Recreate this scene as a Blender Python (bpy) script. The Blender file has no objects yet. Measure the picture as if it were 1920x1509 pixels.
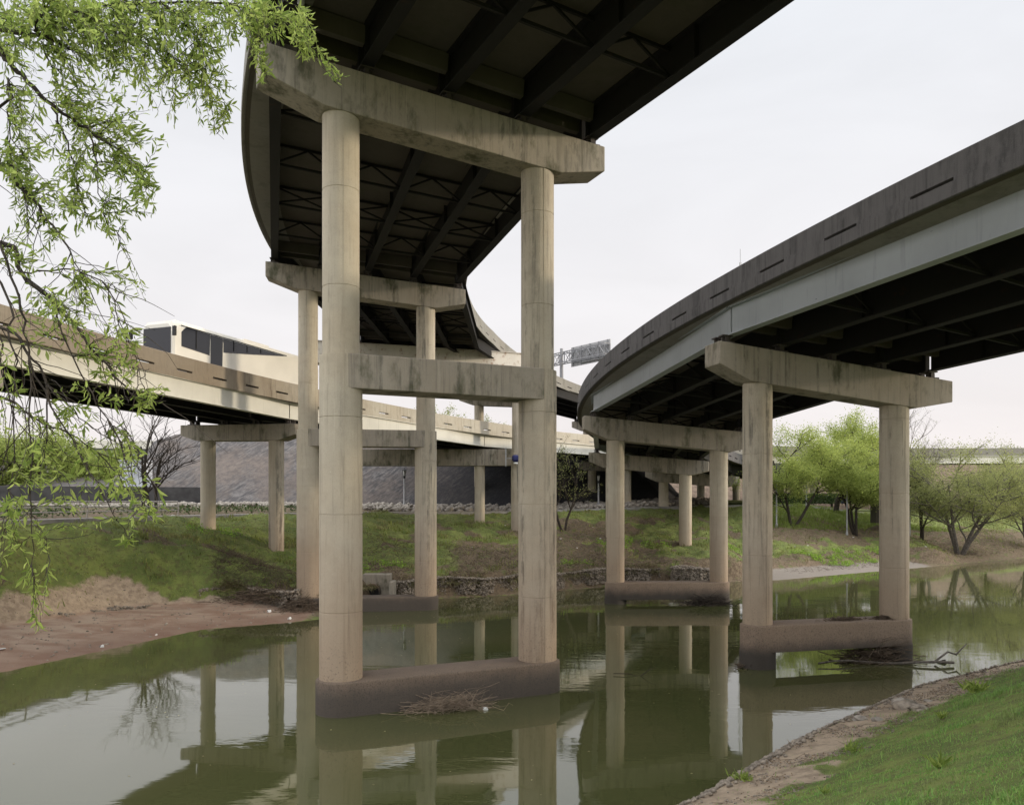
import bpy, bmesh, math, random
import numpy as np
from mathutils import Vector, Matrix
random.seed(7); np.random.seed(7)
R = math.radians
SC = bpy.context.scene
COL = SC.collection

# ------------------------------------------------------------------ camera, sky, sun, exposure
H, F = 6.8, 1500.0                      # eye height over the water, focal length in photo pixels
cam = bpy.data.cameras.new("camera"); cam.sensor_width = 36; cam.lens = 36*F/1920
cam.shift_y = (938-754.5)/1920; cam.clip_start = 0.1; cam.clip_end = 5000
co = bpy.data.objects.new("camera", cam); COL.objects.link(co)
co.location = (0, 0, H); co.rotation_euler = (R(90), 0, 0); SC.camera = co
SUN_EL, SUN_AZ = 8.5, 94.0              # azimuth clockwise from +Y
world = bpy.data.worlds.new("World"); SC.world = world; world.use_nodes = True
wn, wl = world.node_tree.nodes, world.node_tree.links
sky = wn.new('ShaderNodeTexSky'); sky.sky_type = 'NISHITA'; sky.sun_disc = False
sky.sun_elevation = R(SUN_EL); sky.sun_rotation = R(SUN_AZ)
sky.air_density = 1.0; sky.dust_density = 3.0; sky.ozone_density = 1.0
hsv = wn.new('ShaderNodeHueSaturation'); hsv.inputs['Saturation'].default_value = 0.22
veil = wn.new('ShaderNodeMix'); veil.data_type = 'RGBA'; veil.inputs[0].default_value = 0.78
tc = wn.new('ShaderNodeTexCoord'); sx = wn.new('ShaderNodeSeparateXYZ'); wl.new(tc.outputs['Generated'], sx.inputs[0])
cr = wn.new('ShaderNodeValToRGB'); wl.new(sx.outputs[2], cr.inputs[0])       # thin overcast: warm pale horizon, cool above
for p_, c_ in ((0., (1.0,.92,.90,1)), (.20, (.965,.94,.955,1)), (.5, (.90,.922,.97,1))):
    e_ = cr.color_ramp.elements[0] if p_ == 0 else cr.color_ramp.elements.new(p_); e_.position = p_; e_.color = c_
cr.color_ramp.elements[-1].color = (.97,.98,1,1)
def rng_(src, a, b, lo, hi):
    m_ = wn.new('ShaderNodeMapRange'); m_.interpolation_type = 'SMOOTHSTEP'; wl.new(src, m_.inputs[0])
    for i_, q_ in enumerate((a, b, lo, hi)): m_.inputs[i_+1].default_value = q_
    return m_.outputs[0]
up_ = rng_(sx.outputs[2], .50, .98, 9.4, 30.0); bk_ = rng_(sx.outputs[1], .20, -.75, 1.0, 1.75)   # brighter overhead, behind and to both sides of the channel
ab_ = wn.new('ShaderNodeMath'); ab_.operation = 'ABSOLUTE'; wl.new(sx.outputs[0], ab_.inputs[0]); sd_ = rng_(ab_.outputs[0], .58, .95, 1.0, 1.9)
mu_ = wn.new('ShaderNodeMath'); mu_.operation = 'MULTIPLY'; wl.new(up_, mu_.inputs[0]); wl.new(bk_, mu_.inputs[1]); m2_ = wn.new('ShaderNodeMath'); m2_.operation = 'MULTIPLY'; wl.new(mu_.outputs[0], m2_.inputs[0]); wl.new(sd_, m2_.inputs[1]); mu_ = m2_
vb = wn.new('ShaderNodeVectorMath'); vb.operation = 'SCALE'; wl.new(cr.outputs[0], vb.inputs[0]); wl.new(mu_.outputs[0], vb.inputs['Scale'])
cn_ = wn.new('ShaderNodeTexNoise'); cn_.inputs['Scale'].default_value = 2.4; cn_.inputs['Detail'].default_value = 7; cn_.inputs['Distortion'].default_value = .6   # faint cloud structure
cm_ = wn.new('ShaderNodeMapping'); cm_.inputs['Scale'].default_value = (1, 1, 3.2); wl.new(tc.outputs['Generated'], cm_.inputs[0]); wl.new(cm_.outputs[0], cn_.inputs['Vector'])
cv_ = wn.new('ShaderNodeVectorMath'); cv_.operation = 'SCALE'; wl.new(vb.outputs[0], cv_.inputs[0]); wl.new(rng_(cn_.outputs[0], .32, .68, .965, 1.05), cv_.inputs['Scale'])
wl.new(cv_.outputs[0], veil.inputs[7])
wl.new(sky.outputs[0], hsv.inputs['Color']); wl.new(hsv.outputs[0], veil.inputs[6])
wl.new(veil.outputs[2], wn['Background'].inputs['Color'])
wn['Background'].inputs['Strength'].default_value = 0.10
sl = bpy.data.lights.new("sun", 'SUN'); sl.energy = 2.0; sl.angle = R(3.5); sl.color = (1.0, 0.86, 0.66)
so = bpy.data.objects.new("sun", sl); COL.objects.link(so)
sd = Vector((math.sin(R(SUN_AZ))*math.cos(R(SUN_EL)), math.cos(R(SUN_AZ))*math.cos(R(SUN_EL)), math.sin(R(SUN_EL))))
so.rotation_euler = sd.to_track_quat('Z', 'Y').to_euler()
SC.view_settings.view_transform = 'Standard'; SC.view_settings.look = 'None'
SC.view_settings.exposure = 0.25; SC.view_settings.gamma = 1.0
SC.render.engine = 'CYCLES'; SC.cycles.max_bounces = 6

# ------------------------------------------------------------------ helpers
def at(px, py, Z):                      # a photo pixel at a chosen depth, as a world point
    return Vector(((px-960)*Z/F, Z, H-(py-938)*Z/F))
class MB:
    def __init__(s): s.v = []; s.f = []
    def add(s, vs, fs):
        b = len(s.v); s.v.extend([tuple(p) for p in vs]); s.f.extend([tuple(i+b for i in f) for f in fs])
    def box(s, c, size, ax=None):
        c = Vector(c); hx, hy, hz = [q/2 for q in size]
        X, Y, Z = ax if ax else (Vector((1,0,0)), Vector((0,1,0)), Vector((0,0,1)))
        vs = [c+X*a*hx+Y*b*hy+Z*d*hz for a in (-1,1) for b in (-1,1) for d in (-1,1)]
        s.add(vs, [(0,1,3,2),(4,6,7,5),(0,4,5,1),(2,3,7,6),(0,2,6,4),(1,5,7,3)])
    def bar(s, a, b, w, h=None, up=Vector((0,0,1))):
        a = Vector(a); b = Vector(b); X = (b-a); L = X.length
        if L < 1e-6: return
        X /= L; Y = up.cross(X)
        if Y.length < 1e-4: Y = Vector((1,0,0)).cross(X)
        Y.normalize(); Z = X.cross(Y)
        s.box((a+b)/2, (L, w, h or w), (X, Y, Z))
    def tube(s, pts, rad, n=8, cap=True):
        pts = [Vector(p) for p in pts]; m = len(pts)
        if not hasattr(rad, '__len__'): rad = [rad]*m
        vs = []; prev = None
        for i, p in enumerate(pts):
            t = (pts[min(i+1, m-1)]-pts[max(i-1, 0)])
            t = t.normalized() if t.length > 1e-9 else Vector((0,0,1))
            if prev is None:
                a = Vector((0,0,1)) if abs(t.z) < .9 else Vector((1,0,0))
                x = t.cross(a).normalized()
            else:
                x = (prev - t*prev.dot(t))
                x = x.normalized() if x.length > 1e-6 else t.orthogonal().normalized()
            prev = x; y = t.cross(x)
            for k in range(n):
                an = 2*math.pi*k/n
                vs.append(p+(x*math.cos(an)+y*math.sin(an))*rad[i])
        fs = [(i*n+k, i*n+(k+1)%n, (i+1)*n+(k+1)%n, (i+1)*n+k) for i in range(m-1) for k in range(n)]
        if cap: fs += [tuple(range(n-1, -1, -1)), tuple(range((m-1)*n, m*n))]
        s.add(vs, fs)
    def lathe(s, c, prof, n=40):        # prof: list of (radius, z)
        vs = [(c[0]+r*math.cos(2*math.pi*k/n), c[1]+r*math.sin(2*math.pi*k/n), z) for r, z in prof for k in range(n)]
        m = len(prof)
        fs = [(i*n+k, i*n+(k+1)%n, (i+1)*n+(k+1)%n, (i+1)*n+k) for i in range(m-1) for k in range(n)]
        fs += [tuple(range(n-1, -1, -1)), tuple(range((m-1)*n, m*n))]
        s.add(vs, fs)
    def loft(s, rings, closed=True, caps=True):
        n = len(rings[0]); vs = [p for r in rings for p in r]
        fs = []
        for i in range(len(rings)-1):
            for k in range(n if closed else n-1):
                fs.append((i*n+k, i*n+(k+1)%n, (i+1)*n+(k+1)%n, (i+1)*n+k))
        if caps and closed: fs += [tuple(range(n-1, -1, -1)), tuple(range((len(rings)-1)*n, len(rings)*n))]
        s.add(vs, fs)
    def build(s, name, mat, parent=None, bevel=0, smooth=False):
        me = bpy.data.meshes.new(name); me.from_pydata(s.v, [], s.f); me.update()
        bm = bmesh.new(); bm.from_mesh(me); bmesh.ops.recalc_face_normals(bm, faces=bm.faces); bm.to_mesh(me); bm.free()
        return link(name, me, mat, parent, bevel, smooth)
def link(name, me, mat, parent=None, bevel=0, smooth=False):
    if mat: me.materials.append(mat)
    o = bpy.data.objects.new(name, me); COL.objects.link(o)
    if parent: o.parent = parent
    if smooth:
        me.polygons.foreach_set('use_smooth', [True]*len(me.polygons))
        try: me.set_sharp_from_angle(angle=R(smooth if smooth > 1 else 40))
        except Exception: pass
    if bevel:
        b = o.modifiers.new('bevel', 'BEVEL'); b.width = bevel; b.segments = 2; b.limit_method = 'ANGLE'
    return o
def npmesh(name, v, f, mat, parent=None, smooth=False):     # fast mesh from numpy arrays, f is (n,k)
    me = bpy.data.meshes.new(name); v = np.asarray(v, np.float32); f = np.asarray(f, np.int32); n, k = f.shape
    me.vertices.add(len(v)); me.vertices.foreach_set('co', v.ravel())
    me.loops.add(n*k); me.loops.foreach_set('vertex_index', f.ravel())
    me.polygons.add(n); me.polygons.foreach_set('loop_start', np.arange(0, n*k, k, dtype=np.int32))
    me.polygons.foreach_set('loop_total', np.full(n, k, np.int32))
    me.update(calc_edges=True)
    if smooth: me.polygons.foreach_set('use_smooth', np.ones(n, bool))
    return link(name, me, mat, parent)
def tag(o, label=None, cat=None, group=None, kind=None):
    if label: o['label'] = label
    if cat: o['category'] = cat
    if group: o['group'] = group
    if kind: o['kind'] = kind
    return o
def empty(name, loc, label=None, cat=None, group=None):
    # parts are modelled in world coordinates, so the Empty keeps a parent inverse through its children
    o = bpy.data.objects.new(name, None); COL.objects.link(o); o.empty_display_size = .3
    o['_base'] = 0; del o['_base']
    o.location = loc
    return tag(o, label, cat, group)
def settle(o):                          # keep world-space children where they were built
    for c in o.children: c.matrix_parent_inverse = Matrix.Translation(o.location).inverted()

def hash2(ix, iy, seed):
    n = (ix.astype(np.int64)*374761393 + iy.astype(np.int64)*668265263 + seed*982451653) & 0x7fffffff
    n = ((n ^ (n >> 13))*1274126177) & 0x7fffffff
    return ((n ^ (n >> 16)) & 0xffff)/65535.0
def vnoise(x, y, seed=0):
    ix, iy = np.floor(x), np.floor(y); fx, fy = x-ix, y-iy
    fx = fx*fx*(3-2*fx); fy = fy*fy*(3-2*fy)
    a, b, c, d = hash2(ix, iy, seed), hash2(ix+1, iy, seed), hash2(ix, iy+1, seed), hash2(ix+1, iy+1, seed)
    return (a*(1-fx)+b*fx)*(1-fy)+(c*(1-fx)+d*fx)*fy
def fbm(x, y, seed=0, o=4):
    r = 0; a = .5
    for i in range(o): r = r+a*vnoise(x*2**i, y*2**i, seed+i); a *= .5
    return r
def sstep(a, b, x): t = np.clip((x-a)/(b-a), 0, 1); return t*t*(3-2*t)

# ------------------------------------------------------------------ materials
class NT:
    def __init__(s, name):
        s.m = bpy.data.materials.new(name); s.m.use_nodes = True
        s.n = s.m.node_tree.nodes; s.l = s.m.node_tree.links; s.b = s.n['Principled BSDF']
        s.b.inputs['Specular IOR Level'].default_value = .25
        s.geo = s.n.new('ShaderNodeNewGeometry')
    def noise(s, scale, detail=4, stretch=None, rough=.55, dist=0):
        t = s.n.new('ShaderNodeTexNoise'); t.inputs['Scale'].default_value = scale
        t.inputs['Detail'].default_value = detail; t.inputs['Roughness'].default_value = rough; t.inputs['Distortion'].default_value = dist
        src = s.geo.outputs['Position']
        if stretch:
            v = s.n.new('ShaderNodeVectorMath'); v.operation = 'MULTIPLY'; v.inputs[1].default_value = stretch
            s.l.new(src, v.inputs[0]); src = v.outputs[0]
        s.l.new(src, t.inputs['Vector']); return t.outputs[0]
    def ramp(s, v, a, b, lo=0., hi=1.):
        t = s.n.new('ShaderNodeMapRange'); t.interpolation_type = 'SMOOTHSTEP'
        for i, q in enumerate((a, b, lo, hi)): t.inputs[i+1].default_value = q
        s.l.new(v, t.inputs[0]); return t.outputs[0]
    def math(s, op, a, b=None):
        t = s.n.new('ShaderNodeMath'); t.operation = op
        for i, q in enumerate((a, b)):
            if q is None: continue
            if isinstance(q, (int, float)): t.inputs[i].default_value = q
            else: s.l.new(q, t.inputs[i])
        return t.outputs[0]
    def mix(s, f, a, b):
        t = s.n.new('ShaderNodeMix'); t.data_type = 'RGBA'
        for i, q in ((0, f), (6, a), (7, b)):
            if isinstance(q, (int, float)): t.inputs[i].default_value = q
            elif isinstance(q, tuple): t.inputs[i].default_value = (*q, 1)[:4]
            else: s.l.new(q, t.inputs[i])
        return t.outputs[2]
    def z(s):
        t = s.n.new('ShaderNodeSeparateXYZ'); s.l.new(s.geo.outputs['Position'], t.inputs[0]); return t.outputs[2]
    def bump(s, v, strength=.3, dist=.02):
        t = s.n.new('ShaderNodeBump'); t.inputs['Strength'].default_value = strength; t.inputs['Distance'].default_value = dist
        s.l.new(v, t.inputs['Height']); s.l.new(t.outputs[0], s.b.inputs['Normal'])
    def done(s, col, rough=.9):
        if isinstance(col, tuple): s.b.inputs['Base Color'].default_value = (*col, 1)
        else: s.l.new(col, s.b.inputs['Base Color'])
        s.b.inputs['Roughness'].default_value = rough; return s.m
def concrete(name, base, dark=(.07,.065,.055), streak=.6, moss=0., mud=0., water=0., warm=.4, lo=.5, hi=.72, grain=0, fine=1.):
    t = NT(name); fine_ = fine
    big = t.ramp(t.noise(.35, 6), .3, .7); c = t.mix(t.math('MULTIPLY', big, warm), base, tuple(q*k for q, k in zip(base, (.80,.70,.60))))
    c = t.mix(t.ramp(t.noise(3.0, 8, None, .65), .42, .75, 0, .28), c, tuple(q*.6 for q in base))
    st = t.ramp(t.noise(1.0, 7, (2.9, 2.9, .085), .68), lo, hi); brk = t.ramp(t.noise(2.6, 8, (1,1,.3), .75), .40, .58)
    c = t.mix(t.math('MULTIPLY', t.math('MULTIPLY', st, brk), streak), c, dark)
    fine = t.ramp(t.noise(1.0, 4, (9, 9, .35), .6), .52, .74, 0, (.38*streak+.05)*fine_); c = t.mix(fine, c, dark)
    lightstreak = t.ramp(t.noise(1.0, 4, (5, 5, .2), .6), .62, .72, 0, .3); c = t.mix(lightstreak, c, tuple(min(.7, q*1.35) for q in base))
    bandn = t.ramp(t.noise(1.0, 3, (.03,.03,.42), .6), .40, .60, 0, .22); c = t.mix(bandn, c, tuple(q*.68 for q in base))
    scr = t.ramp(t.noise(1.0, 3, (14,14,3), .8, 1.5), .66, .70, 0, .35); c = t.mix(scr, c, tuple(min(.75,q*1.45) for q in base))
    if moss: 
        ms = t.math('MULTIPLY', t.ramp(t.noise(1.0, 7, (.9,.9,.45), .65), .5, .68), moss)
        c = t.mix(ms, c, (.060,.062,.032))
    z = t.z()
    if mud:
        zz = t.math('ADD', z, t.math('MULTIPLY', t.noise(.8, 5), 2.5))
        c = t.mix(t.ramp(zz, 9.0, 2.2, 0, mud), c, (.27,.175,.112))
        pit = t.ramp(t.noise(14, 3), .55, .7); c = t.mix(t.math('MULTIPLY', t.ramp(zz, 4.5, 2.2, 0, .5), pit), c, (.10,.075,.055))
    if grain:
        c = t.mix(t.ramp(t.noise(22, 3, None, .7), .50, .66, 0, grain), c, tuple(q*.35 for q in base)); c = t.mix(t.ramp(t.noise(30, 2), .60, .72, 0, grain*.7), c, tuple(q*1.5 for q in base))
    if water:
        zz = t.math('ADD', z, t.math('MULTIPLY', t.noise(1.6, 5), .55))
        c = t.mix(t.ramp(zz, 1.55, .75, 0, water), c, (.040,.037,.033))
    g = t.math('ADD', t.noise(32, 5), t.math('MULTIPLY', t.noise(4, 4), .6))
    t.bump(g, .35, .02); return t.done(c, .88)
def paint(name, base, rust=(.10,.045,.02), amt=.5, rough=.6, lo=.58, hi=.72, dirt=.3):
    t = NT(name)
    c = t.mix(t.ramp(t.noise(.5, 6), .35, .7, 0, dirt), base, tuple(q*.6 for q in base))
    c = t.mix(t.ramp(t.noise(2.2, 8, None, .7), lo, hi, 0, amt), c, rust)
    c = t.mix(t.ramp(t.noise(1., 5, (6,6,.4)), .55, .75, 0, .35), c, tuple(q*.55 for q in base))
    t.bump(t.noise(9, 5), .15, .01); return t.done(c, rough)
def simple(name, base, var=.35, scale=4, rough=.8, bump=.2):
    t = NT(name); c = t.mix(t.ramp(t.noise(scale, 6), .3, .72, 0, 1), base, tuple(q*(1-var) for q in base))
    t.bump(t.noise(scale*5, 4), bump, .02); return t.done(c, rough)
def leafmat(name, a, b, trans=.4, patch=None):
    t = NT(name); c = t.mix(t.geo.outputs['Random Per Island'], a, b)
    if patch: c = t.mix(t.ramp(t.noise(patch[1], 6, None, .65), .46, .64, 0, .75), c, patch[0])
    t.l.new(c, t.b.inputs['Base Color']); t.b.inputs['Roughness'].default_value = .55
    tr = t.n.new('ShaderNodeBsdfTranslucent'); t.l.new(c, tr.inputs['Color'])
    mx = t.n.new('ShaderNodeMixShader'); mx.inputs[0].default_value = trans
    t.l.new(t.b.outputs[0], mx.inputs[1]); t.l.new(tr.outputs[0], mx.inputs[2])
    t.l.new(mx.outputs[0], t.n['Material Output'].inputs['Surface']); return t.m

M = {}
M['pier'] = concrete('pier concrete', (.45,.405,.32), streak=.6, mud=.6, warm=.4, lo=.52, hi=.70, grain=.12)
M['pier_dark'] = concrete('stained pier concrete', (.43,.385,.305), dark=(.085,.080,.066), streak=.9, mud=.55, lo=.46, hi=.66, grain=.15)
M['cap'] = concrete('cap concrete', (.325,.292,.24), dark=(.055,.055,.043), streak=.85, moss=.85, lo=.47, hi=.68)
M['footing'] = concrete('footing concrete', (.20,.16,.125), streak=.3, mud=.25, water=.9, grain=.7)
M['footing_dark'] = concrete('dark footing concrete', (.150,.118,.092), dark=(.035,.034,.033), streak=.5, mud=.12, water=.75, grain=.75)
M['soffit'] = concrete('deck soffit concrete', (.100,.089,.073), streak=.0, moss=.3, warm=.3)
M['edge'] = concrete('fascia concrete', (.25,.24,.215), streak=.3, moss=.3, warm=.3)
M['rail_dark'] = concrete('weathered parapet concrete', (.118,.112,.113), dark=(.034,.032,.033), streak=.7, lo=.40, hi=.66, fine=1.6, warm=.05)
def rail_stain_shade():
    m = concrete('stained cream parapet concrete with painted shade', (.44,.41,.34), dark=(.09,.07,.055), streak=.55, lo=.5, hi=.7); n, l = m.node_tree.nodes, m.node_tree.links
    b = n['Principled BSDF']; src = b.inputs['Base Color'].links[0].from_socket      # left stretch coloured browner to stand for shade on the parapet
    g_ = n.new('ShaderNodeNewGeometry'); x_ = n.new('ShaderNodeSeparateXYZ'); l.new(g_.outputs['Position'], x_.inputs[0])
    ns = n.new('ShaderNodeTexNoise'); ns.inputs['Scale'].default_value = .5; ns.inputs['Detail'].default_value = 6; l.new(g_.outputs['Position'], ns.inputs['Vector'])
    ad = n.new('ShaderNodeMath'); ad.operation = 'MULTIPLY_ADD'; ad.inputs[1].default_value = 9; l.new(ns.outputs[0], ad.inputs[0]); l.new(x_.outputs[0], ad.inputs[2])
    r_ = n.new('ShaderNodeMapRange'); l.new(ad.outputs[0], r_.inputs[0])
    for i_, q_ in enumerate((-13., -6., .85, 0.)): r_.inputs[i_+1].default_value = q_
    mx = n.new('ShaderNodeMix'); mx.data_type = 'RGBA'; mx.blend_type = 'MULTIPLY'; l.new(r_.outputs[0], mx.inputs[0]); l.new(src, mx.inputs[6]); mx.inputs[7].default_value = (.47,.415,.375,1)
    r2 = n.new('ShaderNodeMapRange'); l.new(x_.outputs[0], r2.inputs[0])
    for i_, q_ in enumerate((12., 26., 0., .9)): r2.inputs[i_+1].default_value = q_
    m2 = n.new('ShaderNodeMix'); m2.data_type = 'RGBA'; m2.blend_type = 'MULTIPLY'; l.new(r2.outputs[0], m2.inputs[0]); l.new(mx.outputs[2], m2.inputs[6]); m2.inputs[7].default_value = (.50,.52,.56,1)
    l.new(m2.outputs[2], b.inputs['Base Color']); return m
M['rail_brown'] = rail_stain_shade()
M['steel'] = paint('dark rusted steel', (.016,.015,.014), rust=(.038,.021,.013), amt=.8, rough=.75)
M['steel_grey'] = paint('grey painted steel', (.34,.365,.385), amt=.55, lo=.66, hi=.76, rough=.5)
M['steel_cream'] = paint('cream painted steel', (.58,.565,.50), amt=.35, lo=.66, hi=.78, rough=.55)
M['steel_rust'] = paint('rust streaked white steel', (.60,.55,.47), rust=(.22,.10,.04), amt=.8, lo=.52, hi=.7, rough=.6)
M['bearing'] = paint('bearing steel', (.06,.05,.045), amt=.8)
M['galv'] = simple('galvanised steel', (.34,.34,.34), .3, 3, .5, .05)
M['asphalt'] = simple('asphalt', (.055,.054,.052), .3, 6, .95)
M['pathm'] = simple('path concrete', (.25,.235,.21), .25, 2, .9)
M['bark'] = simple('dark bark', (.055,.045,.036), .6, 7, .95, .8)
M['barkgrey'] = simple('grey bark', (.15,.13,.11), .6, 7, .95, .8)
M['twig'] = simple('dead twigs', (.14,.105,.075), .6, 5, .95, .5)
M['twiglight'] = simple('bleached twigs', (.26,.20,.145), .55, 5, .95, .4)
M['stone'] = simple('gabion stone', (.30,.255,.205), .65, 4, .95, .6)
M['riprap'] = simple('pale riprap stone', (.34,.305,.26), .45, 3, .95, .5)
M['railm'] = simple('weathered railing steel', (.40,.365,.33), .3, 3, .6, .05)
M['blackm'] = simple('black metal', (.02,.02,.02), .2, 4, .5, .05)
M['white'] = simple('white paint', (.72,.72,.70), .12, 1.5, .45, .02)
M['blue'] = simple('blue paint', (.03,.035,.13), .2, 3, .5, .05)

# ------------------------------------------------------------------ ramps: curved decks on straight girders
class Ramp:
    def __init__(s, P, h0, rad, z0, grade, e, W, rback=None, WR=None, ph=1.05):
        s.P, s.h0, s.rad, s.z0, s.grade, s.e, s.W, s.rb = Vector((*P, 0)), R(h0), rad, z0, grade, e, W, rback or rad
        s.WR = WR or W; s.ph = ph; s.c = s.P + rad*s.rn(0); s.cb = s.P + s.rb*s.rn(0)
    def h(s, t): return s.h0 + t/(s.rad if t >= 0 else s.rb)
    def rn(s, t): a = s.h(t); return Vector((math.cos(a), -math.sin(a), 0))
    def fw(s, t): a = s.h(t); return Vector((math.sin(a), math.cos(a), 0))
    def zc(s, t): return s.z0 + (s.grade(t) if callable(s.grade) else s.grade*t)
    def mid(s, t): return s.c - s.rad*s.rn(t) if t >= 0 else s.cb - s.rb*s.rn(t)
    def pt(s, t, o, hh):
        p = s.mid(t)+s.rn(t)*o; return Vector((p.x, p.y, s.zc(t)-s.e*o+hh))
    def sweep(s, mb, prof, a, b, step=.8):
        n = max(1, int(round((b-a)/step)))
        mb.loft([[s.pt(a+(b-a)*i/n, o, hh) for o, hh in prof] for i in range(n+1)])
HB, GD, SL = .34, 1.15, .22             # bearing height, girder depth, slab
def girder(mb, a, b, fl=.42, side=0):
    a = Vector(a); b = Vector(b); X = (b-a).normalized(); Y = Vector((X.y, -X.x, 0)).normalized(); a = a+X*.05; b = b-X*.05
    w = fl/2; prof = [(-w,0),(w,0),(w,.045),(.012,.045),(.012,GD-.045),(w,GD-.045),(w,GD),(-w,GD),(-w,GD-.045),(-.012,GD-.045),(-.012,.045),(-w,.045)]
    mb.loft([[p+Y*o+Vector((0,0,hh)) for o, hh in prof] for p in (a, b)])
    L = (b-a).length; k = 0
    while k < L:                        # stiffeners
        mb.box(a+X*k+Y*side*fl*.24+Vector((0,0,GD/2)), (.02, fl*(.8 if not side else .4), GD-.09), (X, Y, Vector((0,0,1)))); k += 6.1
def make_ramp(name, rp, label, bents, offs, s0, s1, mats, groups=None, slots=True, brace=True):
    root = empty(name, rp.pt(s0, 0, 0), label, 'overpass')
    W, V, ph, b0 = rp.W, rp.WR, rp.ph, HB+GD
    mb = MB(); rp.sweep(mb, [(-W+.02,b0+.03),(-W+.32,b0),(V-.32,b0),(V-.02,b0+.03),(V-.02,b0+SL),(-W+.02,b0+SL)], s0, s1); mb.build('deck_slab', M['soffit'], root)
    mb = MB(); rp.sweep(mb, [(-W+.45,b0+SL+.004),(V-.45,b0+SL+.004),(V-.45,b0+SL+.03),(-W+.45,b0+SL+.03)], s0, s1); mb.build('road_surface', M['asphalt'], root)
    t0 = b0+SL
    for sg in (-1, 1):
        mb = MB(); W = rp.W if sg < 0 else V
        q = lambda L: [(sg*o, hh) for o, hh in L]
        rp.sweep(mb, q([(W-.02,b0-.02),(W,b0+.0),(W,t0+.17),(W-.42,t0+.17),(W-.42,t0-.05),(W-.1,b0-.02)]), s0, s1)
        rp.sweep(mb, q([(W-.06,t0+.30),(W-.06,t0+ph-.02),(W-.08,t0+ph),(W-.24,t0+ph),(W-.30,t0+.6),(W-.42,t0+.42),(W-.42,t0+.30)]), s0, s1)
        k = s0
        while k < s1:
            e = min(k+1.9, s1); rp.sweep(mb, q([(W-.035,t0+.169),(W-.035,t0+.301),(W-.40,t0+.301),(W-.40,t0+.169)]), k, e); k += 3.25
        mb.build('parapet', mats['rail'], root)
        if sg > 0: continue
        mb = MB(); rp.sweep(mb, q([(W-.34,b0-.004),(W-1.5,b0-.004),(W-1.5,b0-.014),(W-.34,b0-.014)]), s0, s1); mb.build('overhang', M['edge'], root)
    for a, b in zip(bents[:-1], bents[1:]):
        A = [rp.pt(a, o, HB) for o in offs]; B = [rp.pt(b, o, HB) for o in offs]
        for i in range(len(offs)):
            mb = MB(); girder(mb, A[i], B[i], .42, 1 if i == 0 else -1 if i == len(offs)-1 else 0)
            mb.build('girder', mats['outer'][0] if i == 0 else mats['outer'][1] if i == len(offs)-1 else M['steel'], root)
        if not brace: continue
        n = 5
        for j in range(n+1):
            f = (j+.12)/n if j == 0 else (j-.12)/n if j == n else j/n
            for i in range(len(offs)-1):
                p = A[i].lerp(B[i], f); r = A[i+1].lerp(B[i+1], f); up = Vector((0,0,1))
                mb = MB()
                if j in (0, n):
                    d = (r-p).normalized()*.16; mb.bar(p+d+up*.80, r-d+up*.80, .26, .60)
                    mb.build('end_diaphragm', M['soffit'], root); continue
                mb.bar(p+up*.16, r+up*.16, .1); mb.bar(p+up*1.0, r+up*1.0, .1)
                if j % 2: mb.bar(p+up*.18, r+up*.98, .075); mb.bar(p+up*.98, r+up*.18, .075)
                else: m = (p+r)/2+up*.98; mb.bar(p+up*.18, m, .075); mb.bar(r+up*.18, m, .075)
                mb.build('cross_brace', M['steel'], root)
    settle(root); return root

def column(mb, c, prof, joint=3.1, n=44):
    joint = 2.5+((c[0]*7.3+c[1]*3.1) % 1.7)
    out = []                            # a formed round column with shallow pour joints
    for (r0, z0), (r1, z1) in zip(prof[:-1], prof[1:]):
        out.append((r0, z0))
        if abs(r0-r1) < .01:
            z = z0+joint*.7
            while z < z1-.5:
                out += [(r0, z-.02), (r0-.014, z-.012), (r0-.014, z+.012), (r0, z+.02)]; z += joint
    out.append(prof[-1]); mb.lathe(c, out, n)
    for a in (.35, -2.8):                # formwork seam
        for (r0, z0), (r1, z1) in zip(prof[:-1], prof[1:]):
            if abs(r0-r1) < .01: mb.bar((c[0]+r0*math.sin(a), c[1]-r0*math.cos(a), z0), (c[0]+r0*math.sin(a), c[1]-r0*math.cos(a), z1), .022, .014)
def stadium(mb, a, b, r, z0, z1, n=14, lip=.0):
    a = Vector((a.x, a.y, 0)); b = Vector((b.x, b.y, 0)); u = (b-a).normalized(); v = Vector((-u.y, u.x, 0)); rings = []
    for z, k in ((z0, r), (z1-.06, r), (z1-.02, r-.02), (z1, r-.06)):
        ring = [a+v*k*math.cos(t)-u*k*math.sin(t) for t in [math.pi*i/n for i in range(n+1)]]
        ring += [b-v*k*math.cos(t)+u*k*math.sin(t) for t in [math.pi*i/n for i in range(n+1)]]
        rings.append([p+Vector((0,0,z)) for p in ring])
    mb.loft(rings)
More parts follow.
